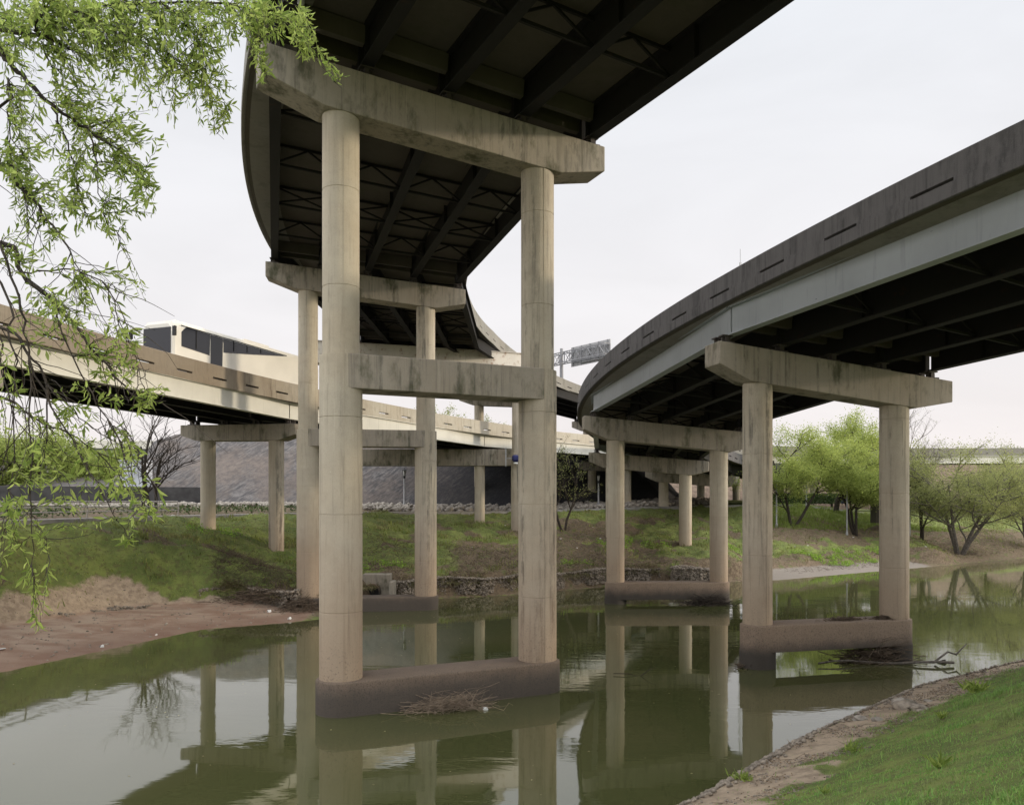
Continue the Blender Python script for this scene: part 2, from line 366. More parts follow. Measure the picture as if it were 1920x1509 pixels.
def bent(label, P, hdeg, e, ztop, ends, cols, bases, D=1.18, depth=1.4, w=1.25, endh=.9, group=None, tie=None, foot=None,
         low=None, girders=None, mats=('cap','pier','pier'), name='bridge_bent'):
    h = R(hdeg); u = Vector((math.cos(h), -math.sin(h), 0)); fw = Vector((math.sin(h), math.cos(h), 0)); P = Vector((P[0], P[1], 0))
    root = empty(name, (P.x, P.y, min(bases)), label, 'bridge support', group)
    top = lambda o: ztop-e*o
    L, Rr = ends; cl, cr = cols[0]-D*.55, cols[-1]+D*.55
    prof = [(L, top(L)), (Rr, top(Rr)), (Rr, top(Rr)-endh), (cr, top(cr)-depth), (cl, top(cl)-depth), (L, top(L)-endh)]
    mb = MB(); mb.loft([[P+u*o+fw*d+Vector((0,0,zz)) for o, zz in prof] for d in (-w/2, w/2)])
    mb.build('cap_beam', M[mats[0]], root, bevel=.03)
    cc = [P+u*o for o in cols]
    for i, (o, c, zb) in enumerate(zip(cols, cc, bases)):
        zt = top(o)-depth+.02-abs(e)*D*.0
        mb = MB(); r = D/2
        if low: column(mb, c, [(low[0]/2, zb), (low[0]/2, low[1]), (r, low[1]+.02), (r, zt+.06)])
        else: column(mb, c, [(r, zb), (r, zt+.06)])
        mb.build('column', M[mats[1] if i == 0 else mats[2]], root, smooth=True)
    if tie:
        mb = MB(); X = u; a, b = cc[0], cc[-1]
        mb.box(Vector(((a.x+b.x)/2, (a.y+b.y)/2, (tie[0]+tie[1])/2)), ((b-a).length-.1, tie[2], tie[1]-tie[0]), (u, fw, Vector((0,0,1))))
        mb.build('tie_beam', M[mats[0]], root, bevel=.03)
    if foot == 'wall':
        mb = MB(); stadium(mb, cc[0], cc[-1], .80, -2.0, bases[0]+.02); mb.build('footing', M['footing_dark'], root, smooth=True)
    elif foot:
        z0, z1, z2 = foot
        mb = MB(); stadium(mb, cc[0], cc[-1], .70, z0, z1); mb.build('footing', M['footing'], root, smooth=True)
        for c in cc:
            mb = MB(); mb.lathe(c, [(.72, z2), (.72, z0+.03)], 36); mb.build('pile', M['footing'], root, smooth=True)
    for o in (girders or []):
        for d in (-.28, .28):
            c = P+u*o+fw*d; zt = top(o)
            mb = MB(); ax = (u, fw, Vector((0,0,1)))
            mb.box(c+Vector((0,0,zt+.03)), (.55,.42,.07), ax); mb.box(c+Vector((0,0,zt+.17)), (.16,.30,.24), ax); mb.box(c+Vector((0,0,zt+.31)), (.46,.36,.05), ax)
            for q in (-.16, .16): mb.box(c+u*q+Vector((0,0,zt+.15)), (.05,.12,.2), ax)
            mb.build('bearing', M['bearing'], root)
    settle(root); return root

# ---- the high ramp over the middle of the channel
GO = [-5.6, -2.8, 0, 2.8, 5.6]
RA = Ramp((-2.3, 27.3), -25, 80, 20.2, lambda t: .017*t if t < 35 else .6-.055*max(t-52, 0), .085, 6.1, 400, 6.4)
BA = [-25, 0, 23.5, 48, 73, 98, 123]
make_ramp('curved_overpass', RA, 'high curved concrete overpass crossing overhead in the middle on dark steel girders', BA, GO, -25, 123,
          dict(rail=M['edge'], outer=(M['steel'], M['steel'])))
GA = 'concrete bents carrying the high overpass'
A0 = RA.mid(-25)
bent('tall bent of the high overpass standing on the near bank', A0, RA.h(-25)*180/math.pi, .085, RA.zc(-25), (-6.1, 6.1), (-3.55, 3.55), (2.0, 2.0), group=GA, tie=(10.3,11.45,1.0), low=(1.37,11.43), girders=GO)
bent('tallest nearest two-column bent with tie beam, standing in green water at centre', (-2.3, 27.3), -25, .078, RA.zc(0), (-6.1, 6.0), (-3.55, 3.55), (1.07, 1.07),
     group=GA, tie=(10.35,11.45,1.36), low=(1.37,11.43), foot='wall', girders=GO, mats=('cap','pier','pier_dark'))
A2 = RA.mid(23.5)
bent('second tall bent with tie beam behind the nearest one, footing against the muddy shore', (A2.x, A2.y), -8.2, .105, RA.zc(23.5), (-6.05, 6.05), (-3.6, 3.6), (.82, .82),
     group=GA, tie=(10.1,11.15,1.36), low=(1.37,11.13), foot='wall', girders=GO, mats=('cap','pier','pier_dark'))
A4 = RA.mid(73)
bent('distant pale bent of the high overpass rising behind the low cream ramp', (A4.x, A4.y), RA.h(73)*180/math.pi, .085, RA.zc(73), (-6.1, 6.1), (-3.6, 3.6), (5.0, 5.0), group=GA, girders=GO)
A5 = RA.mid(98)
bent('farthest bent of the high overpass beyond the right hand ramp', (A5.x, A5.y), RA.h(98)*180/math.pi, .085, RA.zc(98), (-6.1, 6.1), (-3.6, 3.6), (5.0, 5.0), group=GA, girders=GO)
# straddle bent: a steel box beam over the low ramp
root = empty('straddle_bent', (1.0, 78.6, 4.0), 'rust streaked white steel box beam straddling the low ramp on round columns', 'bridge support')
sa, sb = Vector((-18.9,71.9,20.15)), Vector((2.3,79.1,20.15)); mb = MB(); mb.bar(sa, sb, 1.3, 1.9); mb.build('box_beam', M['steel_rust'], root, bevel=.02)
mb = MB(); mb.bar(sa+Vector((0,0,.98)), sb+Vector((0,0,.98)), 1.5, .05); mb.bar(sa-Vector((0,0,.98)), sb-Vector((0,0,.98)), 1.5, .05); mb.build('flange', M['steel_rust'], root)
for c, zb in ((Vector((-18.4,72.07,0)), 5.0), (Vector((.6,78.5,0)), 3.6)):
    mb = MB(); column(mb, c, [(.70, zb), (.70, 11.4), (.60, 11.42), (.60, 19.2)]); mb.build('column', M['pier_dark'], root, smooth=True)
settle(root)

# ---- the right hand ramp
GR = [-4.9, -2.45, 0, 2.45, 4.9]
RR = Ramp((13.48, 33.39), -16.5, 78.3, 12.55, lambda t: -.038*t if t > 0 else -.042*t, .10, 5.45, 102, 6.2, .93)
BR = [-22, 0, 20, 43, 65, 87]
make_ramp('curving_ramp', RR, 'dark weathered curved ramp with slotted parapet and grey steel girder on the right', BR, GR, -22, 88,
          dict(rail=M['rail_dark'], outer=(M['steel_grey'], M['steel'])))
GB = 'concrete bents carrying the right hand ramp'
p = RR.mid(-22); bent('bent of the right hand ramp standing on the near grass bank', p, RR.h(-22)*180/math.pi, .105, RR.zc(-22), (-5.6,5.9), (-3.3,3.3), (2.5,2.5), group=GB, girders=GR)
bent('nearest bent of the right hand ramp with a large driftwood jam at its footing', (13.25,33.6), -14.5, .108, RR.zc(0), (-5.35,5.75), (-3.3,3.3), (1.7,1.7),
     group=GB, foot=(.68,1.76,-2.0), girders=GR, mats=('cap','pier_dark','pier_dark'))
p = RR.mid(20); bent('middle bent of the right hand ramp standing in the water before the round gabion', p, RR.h(20)*180/math.pi, .10, RR.zc(20), (-5.6,5.6), (-3.45,3.45), (1.36,1.36),
     group=GB, foot=(.30,1.42,-2.0), girders=GR, mats=('cap','pier','pier'))
p = RR.mid(43); bent('bent of the right hand ramp on the far bank, seen beneath the middle one', p, RR.h(43)*180/math.pi, .09, RR.zc(43), (-5.6,5.6), (-3.45,3.45), (.6,.2), group=GB, girders=GR)
p = RR.mid(65); bent('farthest low bent of the right hand ramp in the dark beneath the overpasses', p, RR.h(65)*180/math.pi, .09, RR.zc(65), (-5.6,5.6), (-3.45,3.45), (3,3), group=GB, girders=GR)

# ---- the low cream ramp running behind, left to right
GC = [-4.2, -1.4, 1.4, 4.2]
RC = Ramp((-19.6, 58), 22, 120, 12.25, lambda t: (-.012*min(t,40)+.012*max(t-70,0)) if t > 0 else -.006*t, .02, 5.05)
BC = [-50, -25, 0, 28, 56, 84, 112, 140, 168]
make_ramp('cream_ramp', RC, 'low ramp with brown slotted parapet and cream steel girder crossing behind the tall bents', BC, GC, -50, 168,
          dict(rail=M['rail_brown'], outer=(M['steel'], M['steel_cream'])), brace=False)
GD_ = 'concrete bents carrying the low cream ramp'
p = RC.mid(-25); bent('bent of the low cream ramp behind the willow branches at far left', p, RC.h(-25)*180/math.pi, .02, RC.zc(-25), (-5,5), (-3.1,3.1), (4,4), D=1.07, depth=1.15, endh=.75, group=GD_, girders=GC)
bent('bent of the low cream ramp with stained columns on the grass slope at left', (-19.6,58), 20, .02, RC.zc(0), (-5,5), (-3,3), (3.4,.4), D=1.07, depth=1.15, endh=.75, group=GD_, girders=GC, mats=('cap','pier','pier_dark'))
bent('wide skewed bent with long plain cap beam under the low cream ramp at centre', (-8.3,80.5), 0, 0, RC.zc(28), (-9,8.75), (-7.6,-.3,5.05), (3.4,3.2,3.6), D=1.03, depth=1.65, endh=1.63, w=1.3, group=GD_)
for s, lb in ((56, 'bent of the low cream ramp behind the bare tree and lamp post'), (84, 'bent of the low cream ramp in the dark right of the embankment'),
              (112, 'bent of the low cream ramp behind the twin green trees'), (140, 'bent of the low cream ramp behind the footbridge'), (168, 'last bent of the low cream ramp at the far right')):
    p = RC.mid(s); bent(lb, p, RC.h(s)*180/math.pi, .02, RC.zc(s), (-5,5), (-3,3), (3.5,3.5), D=1.1, depth=1.15, endh=.75, group=GD_, girders=GC)

# ---- a grey viaduct beyond it, seen at right between the trees
q_ = RC.mid(50)-RC.rn(50)*13.5
RE = Ramp((q_.x, q_.y), RC.h(50)*180/math.pi, 133, 12.6, .006, .0, 6.6)
make_ramp('grey_viaduct', RE, 'grey viaduct on many columns behind the light green trees at right', [-8, 22, 52, 82, 112, 142], [-5.4,-2.7,0,2.7,5.4], -8, 142, dict(rail=M['galv'], outer=(M['steel'], M['steel_grey'])), brace=False)
for s_, lb in ((4, 'three-column bent of the grey viaduct in the dark at the end of the slope'), (22, 'three-column bent of the grey viaduct behind the hedge'), (40, 'three-column bent of the grey viaduct behind the tallest green tree'), (60, 'three-column bent of the grey viaduct right of the blue bin'), (82, 'three-column bent of the grey viaduct behind the footbridge railing'), (112, 'three-column bent of the grey viaduct behind the broad olive tree'), (136, 'last three-column bent of the grey viaduct at the far right')):
    p = RE.mid(s_); bent(lb, p, RE.h(s_)*180/math.pi, 0, RE.zc(s_), (-6.3,6.3), (-4.6,0,4.6), (3.5,3.5,3.5), D=1.25, depth=1.1, endh=.8, group='bents of the grey viaduct', girders=[-5.4,-2.7,0,2.7,5.4])

# ------------------------------------------------------------------ terrain and water
FS = np.array([(-110,-90),(-62,-22),(-40,5),(-28,21),(-20.2,31.5),(-16.3,42.1),(-12.2,44.6),(-10.6,46.2),(-11,51),(-8.5,54.6),(-4.8,55.6),(0,57.5),(7.9,63.5),(18.8,67),(23,68.4),(31.8,74.5),(43,82),(61,95),(90,112),(140,132),(700,300)], float)
FP = np.array([(-135,-90),(-80,-22),(-55,5),(-42,20),(-34,33),(-30,44),(-27.5,54),(-24.5,65),(-19,76),(-11,84.5),(0,89),(12,94),(25,99),(38,103),(52,109),(75,122),(140,150),(700,330)], float)
NS = np.array([(-120,-92),(-11,4.6),(3.93,17.86),(8.1,22.6),(13.9,28.2),(21.25,33.2),(40,46),(70,68),(120,95),(700,240)], float)
def sdist(x, y, pl):                    # signed distance, positive on the left of the polyline's direction
    best = np.full(x.shape, 1e9); sg = np.zeros(x.shape)
    for (x0, y0), (x1, y1) in zip(pl[:-1], pl[1:]):
        dx, dy = x1-x0, y1-y0; t = np.clip(((x-x0)*dx+(y-y0)*dy)/(dx*dx+dy*dy), 0, 1)
        d = np.hypot(x-x0-t*dx, y-y0-t*dy); m = d < best-1e-9
        best = np.where(m, d, best); sg = np.where(m, np.sign(dx*(y-y0)-dy*(x-x0)), sg)
    return best*sg
ZPX, ZPZ = [-200,-30,0,20,35,42,52,70,700], [5.4,5.4,5.4,5.9,6.1,5.6,4.4,4.1,4.1]
def ground(x, y, detail=True):
    x = np.asarray(x, float); y = np.asarray(y, float)
    dS = sdist(x, y, FS); dP = -sdist(x, y, FP); dN = -sdist(x, y, NS)
    zp = np.interp(x, ZPX, ZPZ)
    sand = 1-sstep(-13.5, -10, x); beach = sstep(19, 23, x)*(1-sstep(40, 46, x)); mid = np.clip(1-sand-beach, 0, 1)*(1-sstep(44, 50, x))
    L0 = .5+7.0*sand*sstep(-5, 20, y)*(1-sstep(46.5, 51.5, y))+3.6*beach; low = .15+.42*sand+.2*beach; wall = .25+1.05*mid+.1*beach
    a = np.clip(dS-L0, 0, None); t = a/np.maximum(a+np.clip(dP, 0, None), .05); t = t*(1-sand)+sand*(1-(1-t)**1.28)
    z = np.where(dS < L0, low*np.clip(dS, 0, None)/L0, low+wall*sstep(0, .6, a)+(zp-low-wall)*(t*.85+.15*t*t*(3-2*t)))
    z = np.where(dP < 0, zp+np.minimum(.7, .07*-dP), z)
    nb = .45*sstep(0, .7, dN)+.4*sstep(.7, 2.6, dN)+.5*np.clip(dN-2.5, 0, None); nb = np.minimum(nb, 5.1+.0*nb)
    z = np.where(dN > 0, nb, z)
    wet = (dS <= 0) & (dN <= 0)
    z = np.where(wet, -np.minimum(1.6, .35*np.minimum(-dS, -dN)), z)
    if detail:
        bank = sstep(0, 1.5, np.where(dN > 0, dN-1.8, dS-L0))*(~wet)
        rough = np.where((dP > 0) & (dN < 0), 1., .25)
        z = z+bank*rough*((fbm(x*.35, y*.35, 3)-.47)*.8+(fbm(x*1.3, y*1.3, 9)-.47)*.7+(fbm(x*2.6, y*2.6, 5, 2)-.37)*.34)
        z = z+(~wet)*(1-bank)*(fbm(x*1.1, y*1.1, 12)-.47)*.10*np.clip(np.maximum(dS, dN), 0, 1)
    return z, dS, dP, dN, L0, sand, beach, mid
def gz(x, y): return float(ground(np.array([x]), np.array([y]))[0][0])
gx = np.concatenate([-60-np.geomspace(1,900,22)[::-1], np.arange(-60,70,.36), 70+np.geomspace(1,1400,24)])
gy = np.concatenate([-20-np.geomspace(1,500,16)[::-1], np.arange(-20,5,1.0), np.arange(5,112,.36), 112+np.geomspace(1,2500,26)])
X, Y = np.meshgrid(gx, gy); Z, dS, dP, dN, L0, sand, beach, mid = ground(X, Y)
nx, ny = len(gx), len(gy); idx = np.arange(nx*ny).reshape(ny, nx)
quads = np.stack([idx[:-1,:-1], idx[:-1,1:], idx[1:,1:], idx[1:,:-1]], -1).reshape(-1, 4)
def cover(x, y, z, dS, dP, dN, L0, sand, beach, mid):       # what grows or lies where: sand, bare dirt, brown litter, the rest is grass
    n = fbm(x*.22, y*.22, 21); n2 = fbm(x*.8, y*.8, 31)
    px = 960+F*x/np.maximum(y, 1); t = np.clip((dS-L0)/np.maximum(dS-L0+dP, .1), 0, 1)
    far = (dS > 0) & (dN < 0)
    sa = np.where(far, np.maximum(sand, beach)*(1-sstep(-.6, .8, dS-L0)), 0)
    sa = sa*sstep(.02, .12, np.maximum(sand, beach))
    lf = 1-sstep(215, 330, px); dirt = np.where(far, sand*(1-sstep(.03+.06*lf, .10+.24*lf+.5*(n-.47)*lf+.2*(n2-.47), t)), 0)
    dirt = np.where(dN > 0, 1-sstep(1.7, 2.9, dN+(n2-.45)*3.0+(fbm(x*2.3, y*2.3, 33)-.47)*1.8), dirt)
    br = np.where(far, sstep(800, 900, px)*(1-sstep(.5, .62, t+(n-.45)*1.2))*(1-sstep(1180, 1230, px))*.85, 0)
    br = np.where(far, np.maximum(br, sstep(1390, 1450, px)*(1-sstep(.56, .68, t+(n-.45)*.5))*.95), br)
    br = np.where(far, np.maximum(br, (1-sstep(0, .14, t+(n2-.47)*.3))*(1-sand)), br); br = np.where(far, np.maximum(br, sstep(.50, .60, fbm(x*.5, y*.5, 51)-.07*(1-sstep(-14, -8, x)))*.8*(1-sstep(.7, .95, t))), br)
    br = br*np.where((px > 1400) & (px < 1760), 1-.9*sstep(.10, .16, t)*(1-sstep(.26, .36, t+(n2-.45)*.4)), 1)
    br = np.where((dP < -1.5) & (dP > -14) & (x < 26), 1, br)
    return np.clip(np.stack([sa, dirt, br, np.ones_like(sa)], -1), 0, 1)
tg = NT('bank ground')
att = tg.n.new('ShaderNodeAttribute'); att.attribute_name = 'cover'; sep = tg.n.new('ShaderNodeSeparateColor'); tg.l.new(att.outputs['Color'], sep.inputs[0])
c = tg.mix(tg.ramp(tg.noise(.8, 7, None, .65), .35, .65), (.165,.195,.052), (.095,.125,.034))
c = tg.mix(tg.ramp(tg.noise(3.5, 7, None, .7), .48, .66, 0, .75), c, (.085,.062,.036))
c = tg.mix(tg.ramp(tg.noise(7, 4), .60, .75, 0, .6), c, (.20,.23,.055))
def msk(o, k=.9): return tg.ramp(tg.math('ADD', o, tg.math('MULTIPLY', tg.math('SUBTRACT', tg.noise(2.2, 7, None, .7), .5), k)), .35, .65)
brn = tg.mix(tg.ramp(tg.noise(5, 8, None, .75), .35, .65), (.075,.052,.034), (.17,.130,.085)); brn = tg.mix(tg.ramp(tg.noise(1.4, 6), .52, .68, 0, .75), brn, (.075,.095,.025))
c = tg.mix(msk(sep.outputs[2]), c, brn)
drt = tg.mix(tg.ramp(tg.noise(2.5, 8, None, .7), .35, .68), (.36,.285,.205), (.215,.165,.118)); c = tg.mix(msk(sep.outputs[1]), c, drt)
snd = tg.mix(tg.ramp(tg.noise(.6, 7, (1,1.6,9)), .35, .68), (.33,.25,.185), (.235,.150,.105)); snd = tg.mix(tg.ramp(tg.z(), .32, .04, 0, .65), snd, (.15,.085,.06)); sx_ = tg.n.new('ShaderNodeSeparateXYZ'); tg.l.new(tg.geo.outputs['Position'], sx_.inputs[0]); snd = tg.mix(tg.ramp(sx_.outputs[0], 4, 12, 0, .85), snd, (.185,.168,.145))
c = tg.mix(msk(sep.outputs[0], .25), c, snd)
tg.bump(tg.math('ADD', tg.noise(6, 7, None, .7), tg.math('MULTIPLY', tg.noise(25, 4), .5)), .7, .08)
M['ground'] = tg.done(c, .95)
g = npmesh('ground', np.stack([X, Y, Z], -1).reshape(-1, 3), quads, M['ground'], smooth=True)
ca = g.data.color_attributes.new('cover', 'FLOAT_COLOR', 'POINT'); ca.data.foreach_set('color', cover(X, Y, Z, dS, dP, dN, L0, sand, beach, mid).reshape(-1).astype(np.float32))
tag(g, kind='structure')
# water
t = NT('murky water'); t.b.inputs['IOR'].default_value = 1.9; t.b.inputs['Specular IOR Level'].default_value = .5
c = t.mix(t.ramp(t.noise(.12, 4), .35, .65), (.054,.060,.022), (.068,.068,.028))
wp = t.ramp(t.noise(.11, 3, (1,2,1)), .45, .66, .35, 2.2)
t.bump(t.math('MULTIPLY', wp, t.math('ADD', t.noise(.9, 3, (1,2.6,1)), t.math('MULTIPLY', t.noise(4.5, 2, (1,2,1)), .10))), .035, .08); M['water'] = t.done(c, .03)
me = bpy.data.meshes.new('water'); me.from_pydata([(-900,-400,0),(1500,-400,0),(1500,900,0),(-900,900,0)], [], [(0,1,2,3)])
tag(link('water', me, M['water']), kind='structure')
# path along the far bank, a sheet following the ground
def strip(name, pl, w, dz, mat, step=1.0):
    pts = []
    for (x0, y0), (x1, y1) in zip(pl[:-1], pl[1:]):
        n = max(1, int(math.hypot(x1-x0, y1-y0)/step)); pts += [(x0+(x1-x0)*i/n, y0+(y1-y0)*i/n) for i in range(n)]
    pts.append(tuple(pl[-1])); pts = np.array(pts)
    for _ in range(12): pts[1:-1] = (pts[:-2]+2*pts[1:-1]+pts[2:])/4
    d = np.gradient(pts, axis=0); d /= np.linalg.norm(d, axis=1)[:, None]; nrm = np.stack([-d[:,1], d[:,0]], 1)
    a, b = pts, pts+nrm*w
    zc = np.interp(pts[:,0], ZPX, ZPZ)+dz
    v = np.concatenate([np.column_stack([a, zc]), np.column_stack([b, zc]), np.column_stack([a, zc-.5])]); n = len(pts)
    f = [(i, i+1, n+i+1, n+i) for i in range(n-1)]+[(i, 2*n+i, 2*n+i+1, i+1) for i in range(n-1)]
    return npmesh(name, v, f, mat)
tag(strip('path', FP[2:15], 2.6, .20, M['pathm']), kind='structure')

# ------------------------------------------------------------------ scatter tools
def ico(sub=1):
    bm = bmesh.new(); bmesh.ops.create_icosphere(bm, subdivisions=sub, radius=1)
    v = np.array([x.co[:] for x in bm.verts]); f = np.array([[q.index for q in p.verts] for p in bm.faces]); bm.free(); return v, f
IV, IF = ico(1)
def stones(P, size, rng, flat=.7, squash=None):       # many lumpy stones as one vertex/face pair
    n = len(P); v = IV[None].repeat(n, 0)*(1+(rng.random((n, len(IV), 1))-.5)*.55)
    a = rng.random(n)*6.28; ca, sa = np.cos(a), np.sin(a)
    sc = np.stack([1+.5*(rng.random(n)-.5), .8+.5*(rng.random(n)-.5), flat*(1+.5*(rng.random(n)-.5))], -1)*size[:, None]
    v = v*sc[:, None]; x = v[..., 0]*ca[:, None]-v[..., 1]*sa[:, None]; y = v[..., 0]*sa[:, None]+v[..., 1]*ca[:, None]
    v = np.stack([x, y, v[..., 2]], -1)+P[:, None]
    f = IF[None]+(np.arange(n)*len(IV))[:, None, None]
    return v.reshape(-1, 3), f.reshape(-1, 3)
def leaves(P, D, L, W, rng, fold=.0):   # pointed leaf quads
    n = len(P); D = D/np.linalg.norm(D, axis=1)[:, None]; r = rng.normal(size=(n, 3)); S = np.cross(D, r); S /= np.linalg.norm(S, axis=1)[:, None]
    N = np.cross(S, D); L = np.broadcast_to(L, n)[:, None]; W = np.broadcast_to(W, n)[:, None]
    m = P+D*L*.42-N*L*fold*.0
    if not fold:
        v = np.stack([P, m+S*W/2, P+D*L, m-S*W/2], 1); f = np.arange(n*4).reshape(n, 4); return v.reshape(-1, 3), f
    m2 = P+D*L*.75-N*L*.06; tip = P+D*L-N*L*.16; m = m-N*L*.0
    v = np.stack([P, m+S*W/2+N*W*fold, m, m-S*W/2+N*W*fold, m2+S*W*.33+N*W*fold*.6, m2-S*W*.33+N*W*fold*.6, tip], 1)
    t = np.array([[0,1,2],[0,2,3],[1,4,2],[2,5,3],[2,4,6],[2,6,5]])
    f = (t[None]+(np.arange(n)*7)[:, None, None]).reshape(-1, 3); return v.reshape(-1, 3), f
def blades(P, h, w, lean, rng):         # grass blades, bent once
    n = len(P); a = rng.random(n)*6.28; side = np.stack([np.cos(a), np.sin(a), 0*a], -1); b = rng.random(n)*6.28
    ln = np.stack([np.cos(b), np.sin(b), 0*b], -1)*(lean*rng.random(n)*h)[:, None]; up = np.array([0,0,1.])
    m = P+ln*.35+up*(h*.6)[:, None]; tip = P+ln+up*(h*(1-.25*lean))[:, None]
    v = np.stack([P-side*w[:, None]/2, P+side*w[:, None]/2, m+side*w[:, None]*.33, m-side*w[:, None]*.33, tip], 1)
    t = np.array([[0,1,2],[0,2,3],[3,2,4]]); f = (t[None]+(np.arange(n)*5)[:, None, None]).reshape(-1, 3)
    return v.reshape(-1, 3), f
def cat(parts):
    vs, fs, b = [], [], 0
    for v, f in parts: vs.append(v); fs.append(f+b); b += len(v)
    return np.concatenate(vs), np.concatenate(fs)
def twig_pile(mb, c, n, rx, ry, rz, rng, L=(.4,1.4), r=.012, ax=0.):
    ca, sa = math.cos(ax), math.sin(ax)
    for _ in range(n):
        u = rng.normal(0, .45)+.25*math.sin(_*.37); v = rng.normal(0, .45); x = u*rx; y = v*ry; k = max(0, 1-(u*u+v*v))
        p = Vector((c[0]+x*ca-y*sa, c[1]+x*sa+y*ca, c[2]+rng.random()*rz*k+.02)); a = rng.random()*6.28 if rng.random() < .45 else ax+rng.normal(0, .5)
        d = Vector((math.cos(a), math.sin(a), rng.normal(.03, .22))); ln = rng.uniform(*L); q = p
        pts = [p-d*ln/2]
        for j in range(3): pts.append(pts[-1]+(d+Vector(rng.normal(0, .18, 3)))*ln/3)
        rr = r*rng.uniform(.5, 1.6); mb.tube(pts, [rr, rr*.9, rr*.7, rr*.35], 4, False)

# ------------------------------------------------------------------ embankment, walls, stones along the far bank
t = NT('slope paving with painted shade')
mp = t.n.new('ShaderNodeMapping'); mp.inputs['Rotation'].default_value = (0, R(42), 0); t.l.new(t.geo.outputs['Position'], mp.inputs[0])
v2 = t.n.new('ShaderNodeVectorMath'); v2.operation = 'MULTIPLY'; v2.inputs[1].default_value = (.10, .6, 2.2); t.l.new(mp.outputs[0], v2.inputs[0])
nz = t.n.new('ShaderNodeTexNoise'); nz.inputs['Scale'].default_value = 1.9; nz.inputs['Detail'].default_value = 8; nz.inputs['Roughness'].default_value = .7; t.l.new(v2.outputs[0], nz.inputs[0])
st = t.ramp(nz.outputs[0], .38, .64)
c = t.mix(st, (.165,.152,.145), (.060,.058,.060)); c = t.mix(t.ramp(t.noise(.16, 6, None, .65), .42, .60, 0, .8), c, (.150,.122,.104)); c = t.mix(t.ramp(t.noise(1.6, 8, None, .75), .40, .66, 0, .6), c, (.060,.056,.056))
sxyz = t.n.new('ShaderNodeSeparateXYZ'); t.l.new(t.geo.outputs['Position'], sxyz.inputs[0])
c = t.mix(t.ramp(t.math('ADD', sxyz.outputs[0], t.math('MULTIPLY', nz.outputs[0], 26)), -10, 10, 0, .85), c, (.022,.023,.027))  # shade under the decks painted into the slope, darkening to the right
c = t.mix(t.ramp(t.noise(9, 5), .6, .74, 0, .35), c, (.26,.23,.20)); t.bump(t.noise(7, 6), .5, .08); M['slope'] = t.done(c, .95)
EF = np.array([(-70,80),(-56,86),(-46,88.5),(-38,89.5),(-26,90.5),(-12,93),(2,97),(14,103),(23,110),(28,118)], float)
pts = []
for (x0, y0), (x1, y1) in zip(EF[:-1], EF[1:]):
    for i in range(12): pts.append((x0+(x1-x0)*i/12, y0+(y1-y0)*i/12))
pts.append(tuple(EF[-1])); pts = np.array(pts); d = np.gradient(pts, axis=0); d /= np.linalg.norm(d, axis=1)[:, None]; nrm = np.stack([-d[:,1], d[:,0]], 1)
rows = []
for k, u in enumerate(np.linspace(0, 1, 15)):
    hgt = 4.9+u*11.0*np.interp(np.arange(len(pts)), [0, 22, 27, 34, 42], [.22, .34, .85, 1., 1.04]); q = pts+nrm*(u*13)
    rows.append(np.column_stack([q+ (fbm(q[:,0:1]*.6, q[:,1:2]*.6, 40)-.47)*.8*nrm, hgt+(fbm(q[:,0]*.5, q[:,1]*.5, 41)-.47)*.7]))
q = pts+nrm*60; rows.append(np.column_stack([q, np.full(len(pts), 15.2)])); q = pts+nrm*62; rows.append(np.column_stack([q, np.full(len(pts), 3.)]))
v = np.concatenate(rows); n = len(pts)
f = [(r*n+i, r*n+i+1, (r+1)*n+i+1, (r+1)*n+i) for r in range(len(rows)-1) for i in range(n-1)]
tag(npmesh('embankment_terrain', v, f, M['slope'], smooth=True), kind='structure')
rng = np.random.default_rng(3)
k = rng.random(5200)*(n-1); i = k.astype(int); fr = (k-i)[:, None]; b = pts[i]*(1-fr)+pts[np.minimum(i+1, n-1)]*fr - nrm[i]*(rng.random((5200,1))*6.4-.6)
keep = b[:,0] < 28; b = b[keep]
P = np.column_stack([b, ground(b[:,0], b[:,1])[0]+rng.random(len(b))*.35]); v, f = stones(P, .16+.26*rng.random(len(P)), rng)
tag(npmesh('riprap_stones', v, f, M['riprap']), 'band of pale broken riprap stones along the foot of the dark slope', 'stones', kind='stuff')
def gabion(pl, h, zb, name, label, rng, dens=230, r=(.045,.095), thick=.7):
    P = []
    for (x0, y0), (x1, y1) in zip(pl[:-1], pl[1:]):
        L = math.hypot(x1-x0, y1-y0); nx_, ny_ = -(y1-y0)/L, (x1-x0)/L
        for _ in range(int(L*h*dens)):
            t = rng.random(); zz = rng.random()*h; top = rng.random() < .35; back = rng.random()*thick if top else rng.random()*.10+ .12*zz; zz = h if top else zz
            wob = .25*math.sin(t*L*1.3+x0)+.12*math.sin(t*L*3.7)
            P.append((x0+(x1-x0)*t+nx_*(back+wob), y0+(y1-y0)*t+ny_*(back+wob), zb+zz+rng.normal(0, .03)+.10*math.sin(t*L*.9+x0)))
    P = np.array(P); v, f = stones(P, r[0]+(r[1]-r[0])*rng.random(len(P)), rng, .8)
    return tag(npmesh(name, v, f, M['stone']), label, 'gabion')
gabion([(-8.6,54.9),(-4.6,56.1),(0,58.0),(7.9,64.0),(12.2,65.4)], 1.15, .12, 'gabion_wall', 'long low gabion wall of small stones along the middle of the far shore', rng)
gabion([(-27.5,38),(-22.5,45.5),(-19.5,49.5)], .26, .42, 'gabion_edge', 'broken low line of stones above the sand bar at left', rng, 150, (.06,.12), .35)
gabion([(-18.8,48.0),(-16.8,48.9),(-14.8,48.7),(-13,48.2),(-11.4,49.6)], 1.0, .35, 'gabion_wall', 'brush covered gabion wall at the right end of the sand bar', rng)
a = [(14.4+1.75*math.cos(q), 64.6+1.75*math.sin(q)) for q in np.linspace(3.6, 9.5, 13)]
